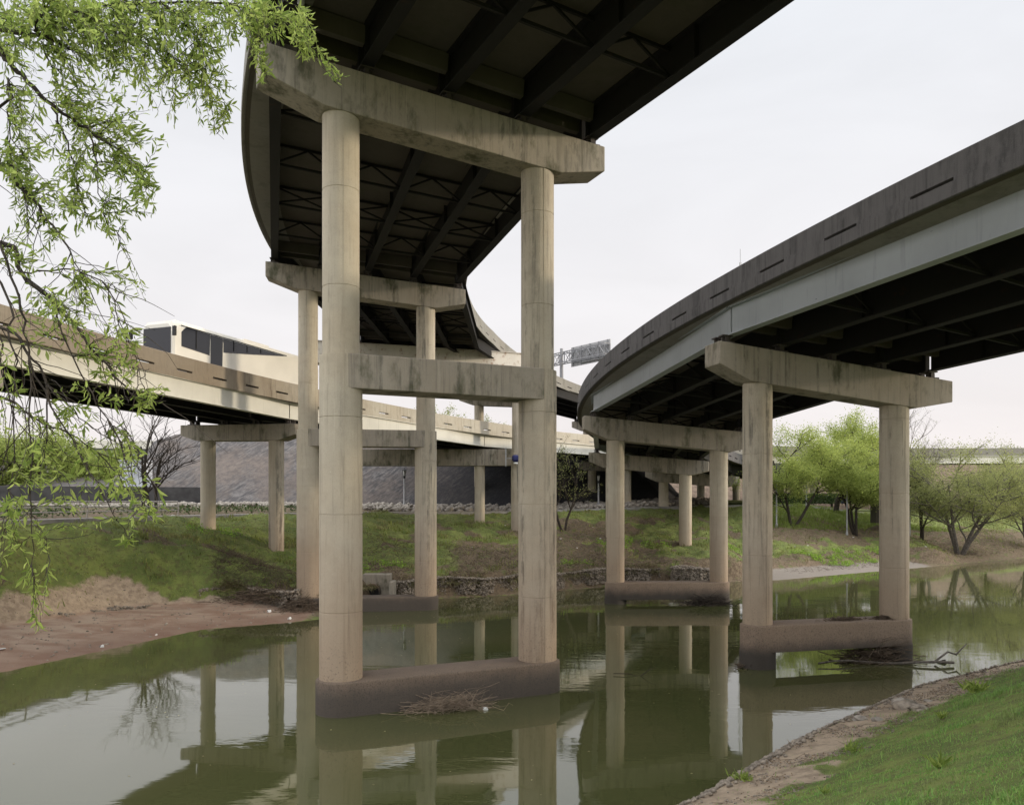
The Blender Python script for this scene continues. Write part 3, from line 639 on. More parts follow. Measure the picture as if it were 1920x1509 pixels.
gabion(a, 1.05, .25, 'gabion_drum', 'round wire gabion drum of stones on the shore behind the middle ramp bent', rng, 150, (.06,.12), .5)
# near shore stone edge
pl = [(x, y) for x, y in NS[1:7]]; P = []
for (x0, y0), (x1, y1) in zip(pl[:-1], pl[1:]):
    L = math.hypot(x1-x0, y1-y0)
    for _ in range(int(L*170)):
        t = rng.random(); k = abs(rng.normal(0, .28)); P.append((x0+(x1-x0)*t+.663*k, y0+(y1-y0)*t-.748*k))
P = np.array(P); z = ground(P[:,0], P[:,1])[0]; v, f = stones(np.column_stack([P, np.maximum(z, .05)+.03]), .025+.055*rng.random(len(P)), rng, .7)
tag(npmesh('shore_stones', v, f, M['stone']), 'narrow edge of small wet stones along the near shore', 'stones', kind='stuff')
for px, py, Zd, r, lb in ((1690,1341,24.6,.30,'pale angular rock on the dirt of the near bank, nearest the water'), (1700,1365,23.6,.34,'flat dark slab of rock on the near bank dirt'),
                          (1644,1387,22.4,.15,'small white rock at the grass edge of the near bank'), (1613,1372,23.0,.2,'pinkish rock half buried in the stone edge of the near bank'),
                          (1740,1357,24.2,.12,'small grey rock beside the flat slab on the near bank'), (1722,1378,22.9,.26,'low dark rock touching the near grass')):
    p = at(px, py, Zd); bm = bmesh.new(); bmesh.ops.create_icosphere(bm, subdivisions=3, radius=r)
    for q in bm.verts:
        w = q.co*(3/r); k = 1+.45*(vnoise(np.array([w.x*.5+px]), np.array([w.y*.5+w.z*.7]), 5)[0]-.5)+.2*(vnoise(np.array([w.x*1.3]), np.array([w.y*1.3+w.z]), 8)[0]-.5)
        q.co *= k; q.co.z *= .55
    me = bpy.data.meshes.new('rock'); bm.to_mesh(me); bm.free()
    o = link('rock', me, M['riprap'] if 'dark' not in lb else M['stone']); o.location = (p.x, p.y, gz(p.x, p.y)+r*.1); o.rotation_euler.z = px
    tag(o, lb, 'rock', 'rocks on the near bank')
hs = [RE.mid(t_)-RE.rn(t_)*9 for t_ in np.arange(-5, 150, 4)]; rows = []
for u in np.linspace(0, 1, 9):
    rows.append([(p.x-RE.rn(t_).x*u*16, p.y-RE.rn(t_).y*u*16, 5.0+9.6*u+.5*(vnoise(np.array([p.x*.3]), np.array([p.y*.3+u*5]), 4)[0]-.5)) for p, t_ in zip(hs, np.arange(-5, 150, 4))])
n = len(hs); f = [(r*n+i, r*n+i+1, (r+1)*n+i+1, (r+1)*n+i) for r in range(8) for i in range(n-1)]
tag(npmesh('hillside', np.array(rows).reshape(-1, 3), f, simple('bare brown earth slope', (.20,.145,.105), .5, 1.2, .95, .6), smooth=True), kind='structure')
# culvert
root = empty('culvert', (-9.5, 56.0, .2), 'concrete culvert headwall with dark round pipe mouth in the far bank', 'culvert')
mb = MB(); mb.box((-9.2,54.7,.95), (1.9,1.0,1.7)); mb.box((-8.1,54.3,.7), (.3,1.5,1.3)); mb.build('headwall', M['cap'], root, bevel=.05)
mb = MB(); ring = lambda r, y: [Vector((-9.45+r*math.cos(q), y, .62+r*math.sin(q))) for q in np.linspace(0, 2*math.pi, 28, endpoint=False)]
mb.loft([ring(.58,54.4), ring(.58,53.9), ring(.47,53.9), ring(.47,54.4)], caps=False); mb.build('pipe', M['footing'], root, smooth=True)
mb = MB(); mb.loft([ring(.47,54.17), ring(.47,54.19)]); mb.build('pipe_mouth', M['blackm'], root); settle(root)

# ------------------------------------------------------------------ debris, driftwood, litter
def pile(name, label, cat_, px, py, Zd, n, rx, ry, rz, L, r, mat='twig', ax=0., z=None, group=None):
    p = at(px, py, Zd); mb = MB(); twig_pile(mb, (p.x, p.y, 0 if z is None else z), n, rx, ry, rz, rng, L, r, ax)
    return tag(mb.build(name, M[mat]), label, cat_, group)
pile('driftwood_jam', 'brown twig jam floating against the front of the nearest footing at centre', 'driftwood', 838, 1324, 26.1, 360, 1.35, .5, .42, (.3,1.7), .008, 'twiglight', ax=.2)
pile('driftwood_jam', 'large dark branch jam under the right end of the nearest right hand bent', 'driftwood', 1640, 1232, 33.9, 380, 1.35, .7, .85, (.5,2.2), .012, 'twig', .15)
pile('driftwood_jam', 'small ring of twigs at the left pile of the nearest right hand bent', 'driftwood', 1412, 1243, 32.6, 90, .8, .35, .22, (.3,.9), .011, 'twig', .1)
pile('driftwood_jam', 'dark branch jam below the right end of the middle ramp bent', 'driftwood', 1330, 1132, 52.0, 260, 1.4, .5, .6, (.5,1.9), .014, 'bark')
pile('leaf_debris', 'brown leaf debris lying on top of the footing beam at its middle', 'debris', 1582, 1166, 33.7, 170, .85, .28, .12, (.1,.4), .012, 'twig', .25, 1.76)
pile('leaf_debris', 'brown leaf debris against the right column foot on the footing beam', 'debris', 1655, 1160, 34.0, 110, .5, .28, .14, (.1,.35), .012, 'twig', .25, 1.76)
mb = MB(); twig_pile(mb, (-15.2,48.7,gz(-15.2,48.9)+.1), 460, 2.9, .7, .7, rng, (.4,1.6), .016, .05); twig_pile(mb, (-12.6,48.1,gz(-12.6,48.3)+.05), 200, 1.3, .7, .6, rng, (.4,1.4), .016, .3)
tag(mb.build('brush_pile', M['twig']), 'tangled brown brush pile over the gabion wall at the end of the sand bar', 'brush')
mb = MB(); c0 = at(872, 1338, 25.9); mb.tube([c0, c0+Vector((.22,.05,.42)), c0+Vector((.42,.1,.78)), c0+Vector((.8,.1,.88)), c0+Vector((1.12,.1,1.02))], [.016,.014,.012,.008,.004], 5)
mb.tube([c0+Vector((-.1,0,.1)), c0+Vector((.9,.1,.2)), c0+Vector((1.25,0,.12)), c0+Vector((1.42,0,.36)), c0+Vector((1.55,0,.28))], [.014,.012,.010,.008,.004], 5)
tag(mb.build('branch', M['twiglight']), 'pale bent branch sticking up from the twig jam at the nearest footing', 'branch')
mb = MB()
for a, b, r in ((at(1150,1262,31.2), at(1202,1268,31.0), .018), (at(1200,1268,31.0), at(1230,1250,31.0), .02), (at(1203,1268,31.0), at(1228,1281,30.6), .014), (at(1190,1270,31), at(1168,1282,30.8), .01)):
    mb.tube([a, (a+b)/2+Vector((0,0,.05)), b], [r, r, r*.4], 5)
tag(mb.build('branch', M['bark']), 'bare forked branch poking out of the water between the two bents', 'branch')
mb = MB(); a, b = Vector((12.6,32.9,.12)), Vector((18.2,33.2,.10)); mb.tube([a.lerp(b, q)+Vector((0,.25*math.sin(q*5),.06*math.sin(q*9))) for q in np.linspace(0, 1, 9)], list(np.linspace(.03,.06,9)), 7)
mb.tube([Vector((17.6,33.3,.1)), Vector((18.3,33.6,.45)), Vector((18.6,33.5,.35)), Vector((19.2,33.8,.75))], [.05,.04,.04,.02], 5)
tag(mb.build('log', M['barkgrey']), 'long pale drift log lying in front of the large branch jam', 'log')
mb = MB(); mb.tube([at(1758,1240,33.6), at(1772,1239,33.6), at(1774,1243,33.4)], [.03,.09,.02], 6); tag(mb.build('floating_wood', M['bark']), 'short dark piece of wood floating at right of the branch jam', 'driftwood')
# dead brush on the banks
mb = MB()
for _ in range(6500):
    px = rng.choice([rng.uniform(400, 560), rng.uniform(690, 770), rng.uniform(840, 1150), rng.uniform(1440, 1920)], p=[.3,.1,.35,.25])
    x = 0; 
    Zd = rng.uniform(49, 53) if px < 570 else rng.uniform(56, 68) if px < 1200 else rng.uniform(76, 92); X_ = (px-960)/F*Zd
    if px > 1440: Zd = float(np.interp(X_, FS[:,0], FS[:,1]))+rng.uniform(1, 9)
    zz = gz(X_, Zd)
    if zz < .15: continue
    p = Vector((X_, Zd, zz)); a = rng.random()*6.28; ln = rng.uniform(.2, .9); d = Vector((math.cos(a), math.sin(a), rng.uniform(-.25,.55)))
    mb.tube([p, p+d*ln*.5+Vector((0,0,.08)), p+d*ln*.9+Vector(rng.normal(0,.12,3))], [.010,.008,.004], 3, False)
tag(mb.build('dry_brush', M['twig']), 'tangle of dry dead vines and stems over the far bank', 'brush', kind='stuff')
# litter
lit = [(735,1335,25.9,0,'white foam cup on the water beside the twig jam',.14),(910,1333,26.0,0,'crushed blue and white carton afloat at the right of the twig jam',.13),
       (192,1208,36.9,None,'grey bottle on the sand bar at the waterline',.16),(293,1173,40,None,'small yellowish scrap on the open sand bar',.13),(543,1156,45.5,None,'white cup on the sand tip near the second footing',.17),(505,1146,47,None,'pale bag on the sand beside the brush wall',.2),
       (293,1036,52,None,'white paper sheet on the left grass slope',.3),(3,1230,35,None,'white sheet of foam at the left edge of the sand bar',.3),(1065,1030,72,None,'white wrapper high on the slope under the bare tree',.2)]
for px, py, Zd, z, lb, sz in lit:
    p = at(px, py, Zd); zz = 0 if z == 0 else gz(p.x, p.y)
    bm = bmesh.new(); bmesh.ops.create_cone(bm, cap_ends=True, segments=12, radius1=sz*.5, radius2=sz*.38, depth=sz)
    for q in bm.verts: q.co += Vector(rng.normal(0, sz*.06, 3))
    if 'sheet' in lb or 'scrap' in lb or 'wrapper' in lb:
        for q in bm.verts: q.co.z *= .12
    me = bpy.data.meshes.new('litter'); bm.to_mesh(me); bm.free(); o = link('litter', me, M['white'])
    o.location = (p.x, p.y, zz+sz*.22); o.rotation_euler = (0.1 if 'sheet' in lb else 1.3, .2, px); tag(o, lb, 'litter', 'litter along the channel')
mb = MB(); proto = None
for k in range(26):
    px = rng.choice([rng.uniform(300,560), rng.uniform(850,960), rng.uniform(1050,1140), rng.uniform(1460,1640), rng.uniform(1710,1900)]); Zd = rng.uniform(58, 84) if px < 1300 else rng.uniform(80, 98)
    X_ = (px-960)/F*Zd; q = ground(np.array([X_]), np.array([Zd])); zz = float(q[0][0])
    if float(q[1][0]) < 1 or zz < .5: continue
    if proto is None:
        bm = bmesh.new(); bmesh.ops.create_icosphere(bm, subdivisions=2, radius=.1)
        for w in bm.verts: w.co += Vector(rng.normal(0, .018, 3)); w.co.z *= .4
        me = bpy.data.meshes.new('litter_scrap'); bm.to_mesh(me); bm.free(); o = proto = link('litter_scrap', me, M['white'])
    else: o = proto.copy(); COL.objects.link(o)
    o.location = (X_, Zd, zz+.03); o.rotation_euler.z = k; tag(o, 'tiny white scrap of litter caught in the far bank vegetation', 'litter', 'white scraps scattered on the far bank')

# ------------------------------------------------------------------ path railing, lamps, bin, footbridge, walls
def offs(pl, w):
    pl = np.array(pl); d = np.gradient(pl, axis=0); d /= np.linalg.norm(d, axis=1)[:, None]; return pl+np.stack([-d[:,1], d[:,0]], 1)*w
rl = np.array([(-45,17),(-38,28),(-33,37),(-30.2,44),(-28,54),(-25.4,62.5)]); rp_ = []
for (x0, y0), (x1, y1) in zip(rl[:-1], rl[1:]):
    for i in range(4): rp_.append((x0+(x1-x0)*i/4, y0+(y1-y0)*i/4))
rp_.append(tuple(rl[-1])); rp_ = offs(rp_, .9)
zb = 5.62; root = empty('path_railing', (*rp_[len(rp_)//2], zb), 'grey metal railing with bent posts and horizontal rails beside the left path', 'railing')
for hh, off, rr in ((1.08,.0,.06),(.72,.08,.04),(.42,.10,.04)):
    q = offs(rp_, off*-1); mb = MB(); mb.tube([(x, y, zb+hh) for x, y in q], rr, 8); mb.build('rail', M['railm'], root, smooth=True)
for i in range(0, len(rp_), 2):
    a = rp_[i]; d = offs(rp_, -.14)[i]; mb = MB()
    mb.tube([(a[0], a[1], zb-.3), (d[0], d[1], zb+.5), ((a[0]*.5+d[0]*.5), (a[1]*.5+d[1]*.5), zb+.85), (a[0], a[1], zb+1.06)], .05, 6); mb.build('post', M['railm'], root, smooth=True)
settle(root)
def tlamp(px, ybase, ytop, Zd, label, lantern=False):
    p = at(px, ybase, Zd); zb = gz(p.x, p.y); zt = H-(ytop-938)*Zd/F
    root = empty('lamp_post', (p.x, p.y, zb), label, 'lamp post', 'lamp posts along the far path'); c = (p.x, p.y)
    mb = MB()
    if lantern:
        mb.lathe(c, [(.16,zb-.2),(.16,zb+.5),(.11,zb+.6),(.085,zt-1.1)], 12); mb.build('pole', M['galv'], root, smooth=True)
        mb = MB(); mb.lathe(c, [(.09,zt-1.1),(.13,zt-1.05),(.14,zt-.85),(.10,zt-.8)], 12); ln_ = mb.build('lantern', M['blackm'], root)
        mb = MB(); mb.lathe(c, [(.11,zt-.8),(.19,zt-.2)], 8); mb.build('glass', simple_glass, ln_)
        for q in range(4):
            a = q*math.pi/2+.4; mb = MB(); mb.bar((c[0]+.12*math.cos(a), c[1]+.12*math.sin(a), zt-.8), (c[0]+.20*math.cos(a), c[1]+.20*math.sin(a), zt-.2), .045); mb.build('frame', M['blackm'], ln_)
        mb = MB(); mb.lathe(c, [(.26,zt-.2),(.24,zt-.12),(.06,zt-.02),(.03,zt+.1)], 10); mb.build('cap', M['blackm'], ln_)
    else:
        mb.lathe(c, [(.14,zb-.2),(.14,zb+.3),(.09,zb+.35),(.075,zt-.1)], 12); mb.build('pole', M['galv'], root, smooth=True)
        mb = MB(); mb.lathe(c, [(.08,zt-.16),(.48,zt-.07),(.50,zt-.02),(.1,zt+.05)], 20); mb.build('lamp_head', M['galv'], root)
    settle(root)
simple_glass = simple('frosted lamp glass', (.45,.45,.42), .1, 3, .2, 0)
tlamp(758, 955, 879, 92, 'lamp post with a dark lantern head in front of the dark slope', True)
tlamp(1122, 952, 889, 98, 'slim lamp post in the shadow between the bare tree and the ramp bent', True)
tlamp(1456, 957, 901, 92, 'lamp post with a flat disc head just right of the nearest ramp column')
tlamp(1512, 941, 894, 102, 'lamp post with a flat disc head between the two leaning trunks')
tlamp(1588, 957, 909, 93, 'shorter lamp post with disc head on the grass left of the forked trunk')
tlamp(1606, 945, 889, 100, 'taller lamp post behind the dark forked trunk')
tlamp(1706, 962, 920, 92, 'lamp post close to the right side of the right ramp column')
p = at(1583, 937, 104); root = empty('litter_bin', (p.x, p.y, 6.5), 'dark blue litter bin standing by the hedge under the far ramp', 'bin')
mb = MB(); mb.lathe((p.x, p.y), [(.36,6.4),(.40,7.45),(.36,7.47)], 20); mb.build('bin_body', M['blue'], root); mb = MB(); mb.lathe((p.x, p.y), [(.43,7.46),(.43,7.54),(.2,7.66)], 20); mb.build('lid', M['blackm'], root); settle(root)
# footbridge
a, b = Vector((46.2,97,6.1)), Vector((53.5,103,5.6)); root = empty('footbridge', a, 'dark steel footbridge with truss railing over a side gully at right', 'footbridge'); X_ = (b-a).normalized(); n_ = Vector((X_.y,-X_.x,0))
mb = MB(); mb.bar(a, b, 2.2, .25); mb.build('deck', M['pathm'], root)
for sg in (-1, 1):
    mb = MB(); o = n_*1.1*sg; L = (b-a).length
    for hh in (.0, 1.35): mb.bar(a+o+Vector((0,0,hh)), b+o+Vector((0,0,hh)), .12)
    for hh in np.linspace(.3, 1.1, 7): mb.bar(a+o+Vector((0,0,hh)), b+o+Vector((0,0,hh)), .025)
    for k in range(5):
        q = a+X_*L*k/4+o; mb.bar(q, q+Vector((0,0,1.35)), .1)
        if k < 4: q2 = a+X_*L*(k+1)/4+o; mb.bar(q+Vector((0,0,1.35*(k%2))), q2+Vector((0,0,1.35*((k+1)%2))), .09)
    mb.build('truss_railing', M['steel'], root)
settle(root)
mb = MB(); mb.box((44.6,96.2,5.3), (2.4,1.5,2.4)); tag(mb.build('abutment_block', M['soffit'], bevel=.05), 'pale concrete abutment block at the left end of the footbridge', 'abutment')
mb = MB()
w0 = [(-95,62),(-70,74),(-52,83),(-34,91)]
for (x0, y0), (x1, y1) in zip(w0[:-1], w0[1:]): mb.bar((x0,y0,6.0), (x1,y1,6.0), .5, 4.6)
tag(mb.build('retaining_wall', simple('dark wall concrete', (.075,.072,.072), .4, 1.2, .95, .2), bevel=.03), 'long dark grey retaining wall beyond the path at left', 'wall')
mb = MB(); mb.box((-43.5,92.6,9.6), (2.7,2.4,3.4)); mb.box((-43.5,92.6,11.35), (2.9,2.6,.12)); tag(mb.build('utility_cabinet', simple('whitewashed paint', (.52,.54,.58), .35, .9, .8, .1), bevel=.04), 'pale whitewashed block hut on the slope behind the bare trunks', 'hut')
# far overpass at left
RD = Ramp((-70,128), 78, 900, 13.4, 0.0, 0, 5.0)
make_ramp('distant_overpass', RD, 'pale distant overpass crossing far behind the willow branches at left', [-60,-35,-10,15,40], GC, -60, 40, dict(rail=M['steel_cream'], outer=(M['steel'], M['steel_grey'])), brace=False)
for s, lb in ((-35,'distant brown bent under the pale overpass, nearly hidden by the willow'), (-10,'distant twin column bent left of the whitewashed hut'), (15,'distant bent under the pale overpass behind the embankment')):
    p = RD.mid(s); bent(lb, p, 78, 0, 13.4, (-5,5), (-3,3), (4.5,4.5), D=1.5, depth=1.1, endh=.8, group='bents of the distant overpass', girders=GC)
# radio mast
root = empty('radio_mast', (86,300,4), 'thin lattice radio mast just above the right ramp parapet', 'mast'); mb = MB(); c = at(1388,600,300)
for k in range(3): a = k*2.09; mb.tube([(c.x+1.2*math.cos(a), 300+1.2*math.sin(a), 4), (c.x+.3*math.cos(a), 300+.3*math.sin(a), 96)], .12, 4)
for k in range(30): z0 = 4+k*3.06; r0 = 1.2-.9*k/30; mb.tube([(c.x+r0, 300, z0), (c.x-r0*.5, 300+r0*.8, z0+1.5), (c.x-r0*.5, 300-r0*.8, z0+3)], .07, 3)
mb.build('lattice', M['galv'], root); mb = MB(); mb.tube([(c.x,300,96),(c.x,300,101)], .1, 5); mb.bar((c.x-2,300,93), (c.x+2,300,93), .2); mb.build('antenna', M['galv'], root); settle(root)

# ------------------------------------------------------------------ sign gantry on the far deck
M['sign_steel'] = simple('dull sign steel', (.26,.26,.27), .3, 3, .5, .05)
pb = Vector((6.5,105,20.5)); root = empty('sign_gantry', pb, 'cantilever truss sign seen from behind on a pole beyond the tall bent', 'road sign')
mb = MB(); mb.tube([pb, pb+Vector((0,0,6.2))], [.28,.2], 14); mb.build('pole', M['sign_steel'], root, smooth=True)
a, b = Vector((5.2,106,25.3)), Vector((11.6,97.5,25.3)); X_ = (b-a).normalized(); n_ = Vector((X_.y,-X_.x,0)); mb = MB(); L = (b-a).length; up = Vector((0,0,1))
for d in (-.5, .5):
    for hh in (-.65, .65): mb.bar(a+n_*d+up*hh, b+n_*d+up*hh, .11)
for k in range(11):
    q = a+X_*L*k/10
    for d in (-.5, .5): mb.bar(q+n_*d-up*.65, q+n_*d+up*.65, .07)
    for hh in (-.65, .65): mb.bar(q-n_*.5+up*hh, q+n_*.5+up*hh, .07)
    if k < 10:
        q2 = a+X_*L*(k+1)/10
        for d in (-.5, .5): mb.bar(q+n_*d+up*(.65 if k%2 else -.65), q2+n_*d+up*(-.65 if k%2 else .65), .07)
mb.build('truss', M['sign_steel'], root)
mb = MB(); c = a+X_*L*.64-n_*.75; mb.box(c+up*.05, (L*.68,.08,2.5), (X_, n_, up)); mb.build('sign_panel', M['galv'], root)
for k in range(5): q = a+X_*L*(.34+.15*k)-n_*.65; mb = MB(); mb.bar(q-up*1.2, q+up*1.3, .1); mb.build('bracket', M['sign_steel'], root)
mb = MB(); q = b-n_*.1; mb.bar(q-X_*4.2-up*1.25+n_*.6, q-up*1.25+n_*.6, .7, .06); mb.build('catwalk', M['sign_steel'], root); settle(root)
# blue hooded lamp on the straddle column
root = empty('floodlight', (.75,77.6,10.9), 'small blue hooded floodlight fixed low on the straddle column', 'light'); mb = MB(); mb.lathe((.35,77.5), [(.2,11.2),(.36,11.08),(.36,10.7),(.2,10.5)], 6); mb.build('hood', M['blue'], root, bevel=.02); mb = MB(); mb.lathe((.35,77.5), [(.2,10.5),(.23,10.35)], 8); mb.build('lens', M['white'], root); mb = MB(); mb.bar((-.6,77.9,11.9), (-.6,77.9,10.1), .12); mb.bar((-.6,77.9,10.9), (.3,77.6,10.9), .1); mb.build('bracket', M['galv'], root); settle(root)
mb = MB(); q = RA.pt(-2.6, -5.3, HB-.1); mb.tube([q, q+Vector((.35,-1.2,1.4)), q+Vector((.9,-3.2,1.55))], .1, 10); o = mb.build('drain_pipe', M['galv'], bpy.data.objects['curved_overpass'], smooth=True); o.matrix_parent_inverse = Matrix.Translation(bpy.data.objects['curved_overpass'].location).inverted()

# ------------------------------------------------------------------ the coach on the cream ramp
def coach():
    hz = HB+GD+SL+.03; A = RC.pt(-11.0, 2.55, hz); B = RC.pt(4.0, 2.55, hz); L = (B-A).length; X_ = (B-A).normalized(); n_ = Vector((X_.y,-X_.x,0)).normalized(); U = n_.cross(X_)*-1
    if U.z < 0: U = -U
    P = lambda x, y, z: A+X_*x+n_*y+U*z
    root = empty('coach', A, 'long white coach with a tapering black window sweep driving on the cream ramp', 'coach')
    w = 1.27; prof = [(-w,.38),(-w,2.75),(-w+.1,3.15),(-w+.35,3.42),(w-.35,3.42),(w-.1,3.15),(w,2.75),(w,.38)]
    st = [(0,.86,.25,.9),(.12,.95,.1,.96),(.45,1,0,.99),(L-.3,1,0,1),(L-.08,.97,.05,.985),(L,.92,.1,.97)]
    mb = MB(); mb.loft([[P(x+ (0), y*k, .38+(z-.38)*m) for y, z in prof] for x, k, dx, m in st]); mb.build('body', M['coach'], root, smooth=30)
    for sg in (1, -1):
        yy = (w+.012)*sg; mb = MB()
        def poly(pts, d=.02): 
            f = [P(x, yy, z) for x, z in pts]; g = [P(x, yy-d*sg*1.5, z) for x, z in pts]; mb.loft([f, g])
        poly([(.55,1.85),(2.9,1.72),(2.95,3.02),(.95,3.04),(.55,2.7)]); poly([(3.0,1.15),(4.05,1.1),(4.1,3.02),(3.0,3.02)]); poly([(4.15,2.12),(7.0,2.5),(10.4,3.0),(4.15,3.02)])
        mb.build('side_window', M['glass'], root)
        mb = MB()
        for x in (1.75, 5.1, 6.4, 7.8): zb_ = 1.9 if x < 3 else 2.12+(x-4.15)*.135+.12; mb.bar(P(x, yy+.012*sg, zb_), P(x, yy+.012*sg, 3.0), .05, .03)
        mb.bar(P(.5, yy+.012*sg, 3.06), P(10.6, yy+.012*sg, 3.06), .04, .05); mb.build('window_frame', M['blackm'], root)
        mb = MB()
        for x in (4.4, 6.6, 8.8, 11.0, 13.2): mb.bar(P(x, yy-.004*sg, .45), P(x, yy-.004*sg, 1.12), .012, .02)
        mb.build('panel_seam', M['galv'], root)
        mb = MB(); mb.bar(P(.15, yy, 2.9), P(-.35, yy+.32*sg, 2.85), .05); mb.box(P(-.38, yy+.34*sg, 2.55), (.14,.22,.55), (X_, n_, U)); mb.build('mirror', M['blackm'], root, bevel=.02)
        mb = MB(); mb.bar(P(.2,yy,1.15), P(L-.1,yy,1.15), .03, .06); mb.bar(P(.2,yy,.72), P(L-.1,yy,.72), .03, .10); mb.build('trim_strip', M['galv'], root)
        for x in (2.2, L-3.2, L-4.5):
            mb = MB(); ring = lambda r, y: [P(x+r*math.cos(q), y, .5+r*math.sin(q)) for q in np.linspace(0, 2*math.pi, 24, endpoint=False)]
            mb.loft([ring(.5, sg*(w-.35)), ring(.5, sg*(w+.01)), ring(.42, sg*(w+.03))]); wh = mb.build('wheel', M['blackm'], root, smooth=True); mb = MB(); mb.loft([ring(.27, sg*(w+.0)), ring(.27, sg*(w+.045)), ring(.2, sg*(w+.05))]); mb.build('rim', M['galv'], wh, smooth=True)
    mb = MB(); mb.box(P(-.02,0,2.15), (.05,2.0,1.5), (X_, n_, U)); mb.build('windscreen', M['glass'], root)
    for y in (-.95,.95): mb = MB(); mb.box(P(-.03,y,.95), (.08,.35,.2), (X_, n_, U)); mb.build('headlight', M['white'], root)
    mb = MB(); mb.box(P(L*.55,0,3.48), (2.6,1.5,.16), (X_, n_, U)); mb.build('roof_unit', M['coach'], root, bevel=.04); settle(root)
M['coach'] = simple('cream coach paint', (.66,.63,.56), .08, .6, .35, 0); M['glass'] = simple('dark coach glass', (.012,.013,.018), .2, 1, .08, 0)
coach()

# ------------------------------------------------------------------ trees
M['leaf_spring'] = leafmat('spring leaves', (.20,.26,.06), (.42,.47,.13), .6)
M['leaf_olive'] = leafmat('olive leaves', (.18,.205,.075), (.36,.38,.14), .55)
M['leaf_dark'] = leafmat('mid green leaves', (.055,.10,.022), (.12,.19,.035), .4)
M['leaf_willow'] = leafmat('willow leaves', (.17,.25,.045), (.42,.50,.14), .66)
def skeleton(base, stems, Ht, spread, rng, levels=4, r0=.2, lean=(0,0), bare=False):
    tubes, anchors = [], []
    def br(p, d, L, r, lv):
        pts = [p]; q = p.copy(); m = 5
        for i in range(m):
            d = (d+Vector(rng.normal(0, .13, 3))+Vector((0,0,.05 if lv < 2 else .0))).normalized(); q = q+d*L/m; pts.append(q)
        tubes.append((pts, [r*(1-.55*i/m) for i in range(m+1)], 7 if lv < 2 else 4 if lv < 3 else 3))
        if lv >= levels: anchors.extend(pts[1:]); return
        k = (4, 5, 4, 4, 3)[lv]
        for j in range(k):
            f = .35+.65*(j+rng.random()*.6)/k; i = min(m, int(f*m)); s = pts[i]; a = rng.random()*6.28
            o = Vector((math.cos(a), math.sin(a), rng.uniform(-.15,.55)))
            br(s, (d*.55+o*spread).normalized(), L*rng.uniform(.52,.74), r*.5, lv+1)
    for k in range(stems):
        a = k*6.28/stems+rng.random(); d = Vector((math.cos(a)*.32*(stems > 1)+lean[0], math.sin(a)*.32*(stems > 1)+lean[1], 1)).normalized()
        br(Vector(base)+Vector((math.cos(a),math.sin(a),0))*.15*(stems > 1), d, Ht*.42, r0/math.sqrt(stems)*1.2, 0)
    return tubes, anchors
def tree(name, label, px, py, Zd, Ht, stems, leafm, barkm, nleaf, seed, spread=.8, size=.2, spreadr=.35, lean=(0,0), r0=.2, levels=3, group=None, xy=None, cat_='tree'):
    rng = np.random.default_rng(seed)
    p = at(px, py, Zd) if xy is None else Vector((*xy, 0)); zb = gz(p.x, p.y)-.1
    root = empty(name, (p.x, p.y, zb), label, cat_, group)
    tubes, anc = skeleton((0,0,0), stems, Ht, spread, rng, levels, r0, lean)
    top = max(q.z for q in anc); k = Ht/top
    mb = MB(); mt = MB()
    for i, (pts, rad, n) in enumerate(tubes):
        (mt if n == 7 else mb).tube([q*k for q in pts], rad, n, False)
    mt.build('trunk', M[barkm], root); mb.build('branches', M[barkm], root)
    if nleaf:
        A = np.array([q[:] for q in anc])*k; wt = rng.gamma(.8, 1, len(A)); wt /= wt.sum(); P = A[rng.choice(len(A), nleaf, p=wt)]+rng.normal(0, spreadr*.72, (nleaf, 3)); D = rng.normal(0, 1, (nleaf, 3))+np.array([0,0,-.2])
        v, f = leaves(P, D, size*(.6+.8*rng.random(nleaf)), size*.5*(.6+.8*rng.random(nleaf)), rng); npmesh('crown', v, f, M[leafm], root)
    return root
GT = 'light green trees on the far right bank'
tree('leaning_tree', 'light green tree with forked leaning trunk just right of the nearest ramp column', 1487, 946, 93, 11.6, 2, 'leaf_spring', 'bark', 38000, 11, 1.0, .19, .62, (.2,0), .22, group=GT)
tree('tall_tree', 'tallest light green tree behind, between the two right hand columns', 1566, 938, 103, 13.0, 1, 'leaf_spring', 'bark', 36000, 12, .95, .20, .7, (.12,0), .3, group=GT)
tree('forked_tree', 'light green tree with dark three-forked trunk left of the right ramp column', 1606, 952, 94, 11.8, 3, 'leaf_spring', 'bark', 38000, 13, .95, .19, .6, (0,0), .26, group=GT)
tree('slender_tree', 'thin olive green tree with single trunk in front of the footbridge', 1728, 952, 93, 9.6, 1, 'leaf_olive', 'bark', 16000, 14, 1.0, .15, .55, (.05,0), .2, group=GT)
tree('spreading_tree', 'broad olive green tree with many leaning stems at the top of the right bank', 1800, 984, 90, 13.0, 4, 'leaf_olive', 'barkgrey', 40000, 15, 1.05, .175, .62, (.05,0), .36, group=GT)
tree('bank_tree', 'olive green tree at the right edge of the photo above the channel', 1935, 978, 100, 12.5, 3, 'leaf_olive', 'barkgrey', 24000, 16, 1.0, .19, .62, (-.1,0), .3, group=GT)
tree('bare_tree', 'tall leafless tree rising behind the right ramp column against the sky', 1738, 940, 118, 17.0, 2, 'leaf_olive', 'barkgrey', 900, 17, .42, .15, .2, (0,0), .3, levels=4, group=None)
tree('sparse_tree', 'nearly bare forked tree with a few yellowish leaves right of the tall bent', 1056, 966, 79, 9.4, 2, 'leaf_olive', 'bark', 1500, 18, .6, .15, .22, (0,0), .16, group=None)
GBT = 'bare young trees behind the left path'
